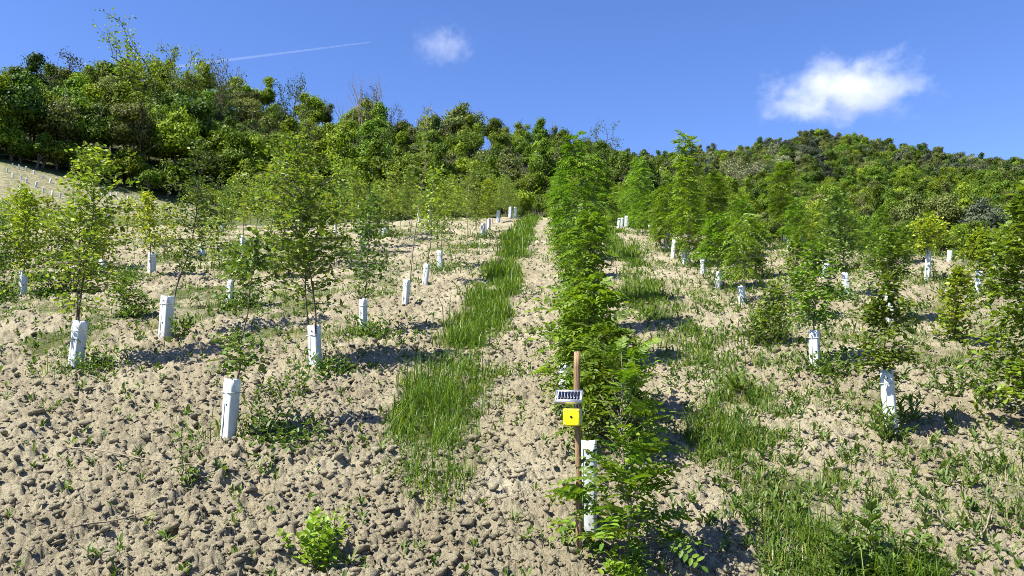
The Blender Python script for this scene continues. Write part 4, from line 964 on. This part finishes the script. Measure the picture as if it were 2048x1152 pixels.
special(1690, 220, 365, 'pole', 0, 'taller pale dead trunk in the right hillside wood', 1, w=.8)
special(1690, 150, 385, 'bare', 5, 'pale blossoming tree in front of the right hillside wood', 0)
special(1465, 200, 315, 'bare', 5, 'pale blossoming tree at the left of the right hill', 1)
# right hill: nearest trees one by one, the rest as one far wood
cand = []
for rank, r0 in enumerate(np.concatenate([np.arange(92, 140, 6), np.arange(140, 334, 5.6), [312, 316]])):
    n = int(0.66 * r0 / (5.4 if r0 > 140 else 4.6))
    for i in range(n):
        px = 1215 + 1000 * (i + random.uniform(-.45, .45)) / n; cand.append((px, r0 + random.uniform(-3, 3), rank + 1))
cand.sort(key=lambda c: c[1])
RIGHT = 'in the right hill wood'
def right_mi(px, r):
    up = (r - 215) / 80 + (1500 - px) / 1500
    return random.choices([0, 1, 2, 3, 4, 5], [4, 3, 2.0, .6, .1, .05] if up < .1 else [2, .6, 1.4, 4, 1.6, .7])[0]
GNP = {}
room = 290 - NTREE - 26
for i, (px, r, rank) in enumerate(cand):
    if r < 135 and px < 1330: continue
    mi = right_mi(px, r); sc = random.uniform(.66, .98) * (1.0 if r > 250 else 1.0) * (.62 if r < 125 else 1.0)
    if i < room: zone_tree(px, r, mi, sc, RIGHT, rank=rank)
    else:
        p = at_r(px, r); v = random.randrange(len(WT)); GNP.setdefault((v, mi), []).append((p, sc))
# far wood: one object, its trees drawn from the same crowns
def gn_wood():
    P, S_, I = [], [], []; keys = list(GNP)
    ng = bpy.data.node_groups.new('far_wood', 'GeometryNodeTree')
    ng.interface.new_socket('Geometry', in_out='INPUT', socket_type='NodeSocketGeometry'); ng.interface.new_socket('Geometry', in_out='OUTPUT', socket_type='NodeSocketGeometry')
    N = ng.nodes; L = ng.links.new; gi = N.new('NodeGroupInput'); go = N.new('NodeGroupOutput'); jn = N.new('GeometryNodeJoinGeometry')
    at1 = N.new('GeometryNodeInputNamedAttribute'); at1.data_type = 'INT'; at1.inputs[0].default_value = 'pick'
    at2 = N.new('GeometryNodeInputNamedAttribute'); at2.data_type = 'FLOAT'; at2.inputs[0].default_value = 'size'
    at3 = N.new('GeometryNodeInputNamedAttribute'); at3.data_type = 'FLOAT_VECTOR'; at3.inputs[0].default_value = 'turn'
    for i, k in enumerate(keys):
        ob = bpy.data.objects.new('crown', WT[k[0]][1]); ob.material_slots[0].link = 'OBJECT'; ob.material_slots[0].material = FOREST[k[1]]
        oi = N.new('GeometryNodeObjectInfo'); oi.inputs['Object'].default_value = ob; oi.inputs['As Instance'].default_value = True
        cm = N.new('FunctionNodeCompare'); cm.data_type = 'INT'; cm.operation = 'EQUAL'; L(at1.outputs[0], cm.inputs['A']); cm.inputs['B'].default_value = i
        # integer sockets of the compare node
        ip = N.new('GeometryNodeInstanceOnPoints'); L(gi.outputs[0], ip.inputs['Points']); L(cm.outputs[0], ip.inputs['Selection'])
        L(oi.outputs['Geometry'], ip.inputs['Instance']); L(at3.outputs[0], ip.inputs['Rotation']); L(at2.outputs[0], ip.inputs['Scale']); L(ip.outputs[0], jn.inputs[0])
        for p, s in GNP[k]: P.append(p); S_.append(s); I.append(i)
    L(jn.outputs[0], go.inputs[0])
    me = bpy.data.meshes.new('far_wood'); me.vertices.add(len(P)); me.vertices.foreach_set('co', np.array(P, np.float32).ravel())
    a = me.attributes.new('pick', 'INT', 'POINT'); a.data.foreach_set('value', np.array(I, np.int32))
    a = me.attributes.new('size', 'FLOAT', 'POINT'); a.data.foreach_set('value', np.array(S_, np.float32))
    a = me.attributes.new('turn', 'FLOAT_VECTOR', 'POINT'); tv = np.zeros((len(P), 3), np.float32); tv[:, 2] = rng.uniform(0, 6.28, len(P)); a.data.foreach_set('vector', tv.ravel())
    o = link('far_wood', me); md = o.modifiers.new('far_wood', 'NODES'); md.node_group = ng
    tag(o, 'far wood covering the upper right hill', kind='stuff'); print('far wood', len(P))
gn_wood()
for (zone, rank, mi), l in RANKED.items():
    l.sort(key=lambda q: q[0])
    for i, (px, e) in enumerate(l): e['label'] = '%s %s tree from left, %s rank %s' % (ordw(i + 1), MN[mi], ordw(rank), zone.replace('in ', 'of '))
print('trees', NTREE)

# ------------------------------------------------------------------ clouds and vapour trail
def cloud(px, py, dist, wpx, hpx, seed, dens, label, thr):
    m, t, out = mat_new('cloud'); L = t.links.new
    tc = t.nodes.new('ShaderNodeTexCoord')
    mp = t.nodes.new('ShaderNodeMapping'); mp.inputs['Location'].default_value = (seed * 3.1, seed * 1.7, seed); mp.inputs['Scale'].default_value = (5.0, 3.0, 2.6)
    L(tc.outputs['Object'], mp.inputs[0])
    nz = t.nodes.new('ShaderNodeTexNoise'); nz.inputs['Scale'].default_value = 1.0; nz.inputs['Detail'].default_value = 7; nz.inputs['Roughness'].default_value = .64
    L(mp.outputs[0], nz.inputs['Vector'])
    ln = t.nodes.new('ShaderNodeVectorMath'); ln.operation = 'LENGTH'; L(tc.outputs['Object'], ln.inputs[0])
    a = t.nodes.new('ShaderNodeMath'); a.operation = 'MULTIPLY_ADD'; a.inputs[1].default_value = -.62; a.inputs[2].default_value = -thr; L(ln.outputs['Value'], a.inputs[0])
    s = t.nodes.new('ShaderNodeMath'); s.operation = 'ADD'; L(a.outputs[0], s.inputs[0]); L(nz.outputs[0], s.inputs[1])
    mr = t.nodes.new('ShaderNodeMapRange'); mr.interpolation_type = 'SMOOTHSTEP'; mr.inputs[1].default_value = 0; mr.inputs[2].default_value = .42; mr.inputs[3].default_value = 0; mr.inputs[4].default_value = dens
    L(s.outputs[0], mr.inputs[0])
    v = t.nodes.new('ShaderNodeVolumePrincipled'); v.inputs['Color'].default_value = (.995, .995, .995, 1); v.inputs['Anisotropy'].default_value = 0.0
    L(mr.outputs[0], v.inputs['Density']); L(v.outputs[0], out.inputs['Volume'])
    m.cycles.volume_step_rate = 1.0
    import bmesh
    bm = bmesh.new(); bmesh.ops.create_icosphere(bm, subdivisions=3, radius=1); me = bpy.data.meshes.new('cloud'); bm.to_mesh(me); bm.free(); me.materials.append(m)
    d = ray(px, py); d = d / np.linalg.norm(d); o = link('cloud', me, None, CAM + d * dist, (0, 0, math.atan2(-d[0], d[1])))
    k = dist / FPX; o.scale = (wpx * k / 2, wpx * k / 2 * .6, hpx * k / 2)
    tag(o, label, 'cloud'); return o
cloud(1690, 182, 2600, 480, 200, 2, .0095, 'small bright white cloud above the right hill', .12)
cloud(888, 92, 2600, 190, 120, 5, .004, 'faint thin wisp of cloud above the middle of the wood', .07)
m, t, out = mat_new('vapour'); v = t.nodes.new('ShaderNodeVolumePrincipled'); v.inputs['Color'].default_value = (1, 1, 1, 1); v.inputs['Density'].default_value = .007
t.links.new(v.outputs[0], out.inputs['Volume'])
g = Geo(); p, q = ray(330, 136), ray(742, 84); p = CAM + p / np.linalg.norm(p) * 5200; q = CAM + q / np.linalg.norm(q) * 5600
tt = np.linspace(0, 1, 12)[:, None]; tube(g, (q - p) * tt, np.linspace(11, 5, 12), 8)
g.add(np.array([[0, 0, 0.0]])); o = link('vapour_trail', g.mesh('vapour_trail', m), None, p); tag(o, 'thin straight white vapour trail slanting across the blue sky', 'vapour trail')

# ------------------------------------------------------------------ labels that tell the plants and guards of the grid apart
def row_of(b): return int(round((b[0] - .3) / 2.45))
def row_name(k): return 'row of the sensor post' if k == 0 else '%s row %s of the sensor post' % (ORD[abs(k)], 'left' if k < 0 else 'right')
rows = {}
for e, b, look, lab in SAPS: rows.setdefault(row_of(b), []).append((b[1], e, look, lab))
for k, l in rows.items():
    l.sort(key=lambda q: q[0])
    for i, (y, e, look, lab) in enumerate(l):
        if not lab: e['label'] = '%s, %s from the front in the %s' % (look, ordw(i + 1), row_name(k))
rows = {}
for o, b, lab in GUARDS: rows.setdefault(row_of(b), []).append((b[1], o, lab))
for k, l in rows.items():
    l.sort(key=lambda q: q[0])
    for i, (y, o, lab) in enumerate(l):
        if not lab: o['label'] = 'white tree guard, %s from the front in the %s' % (ordw(i + 1), row_name(k))
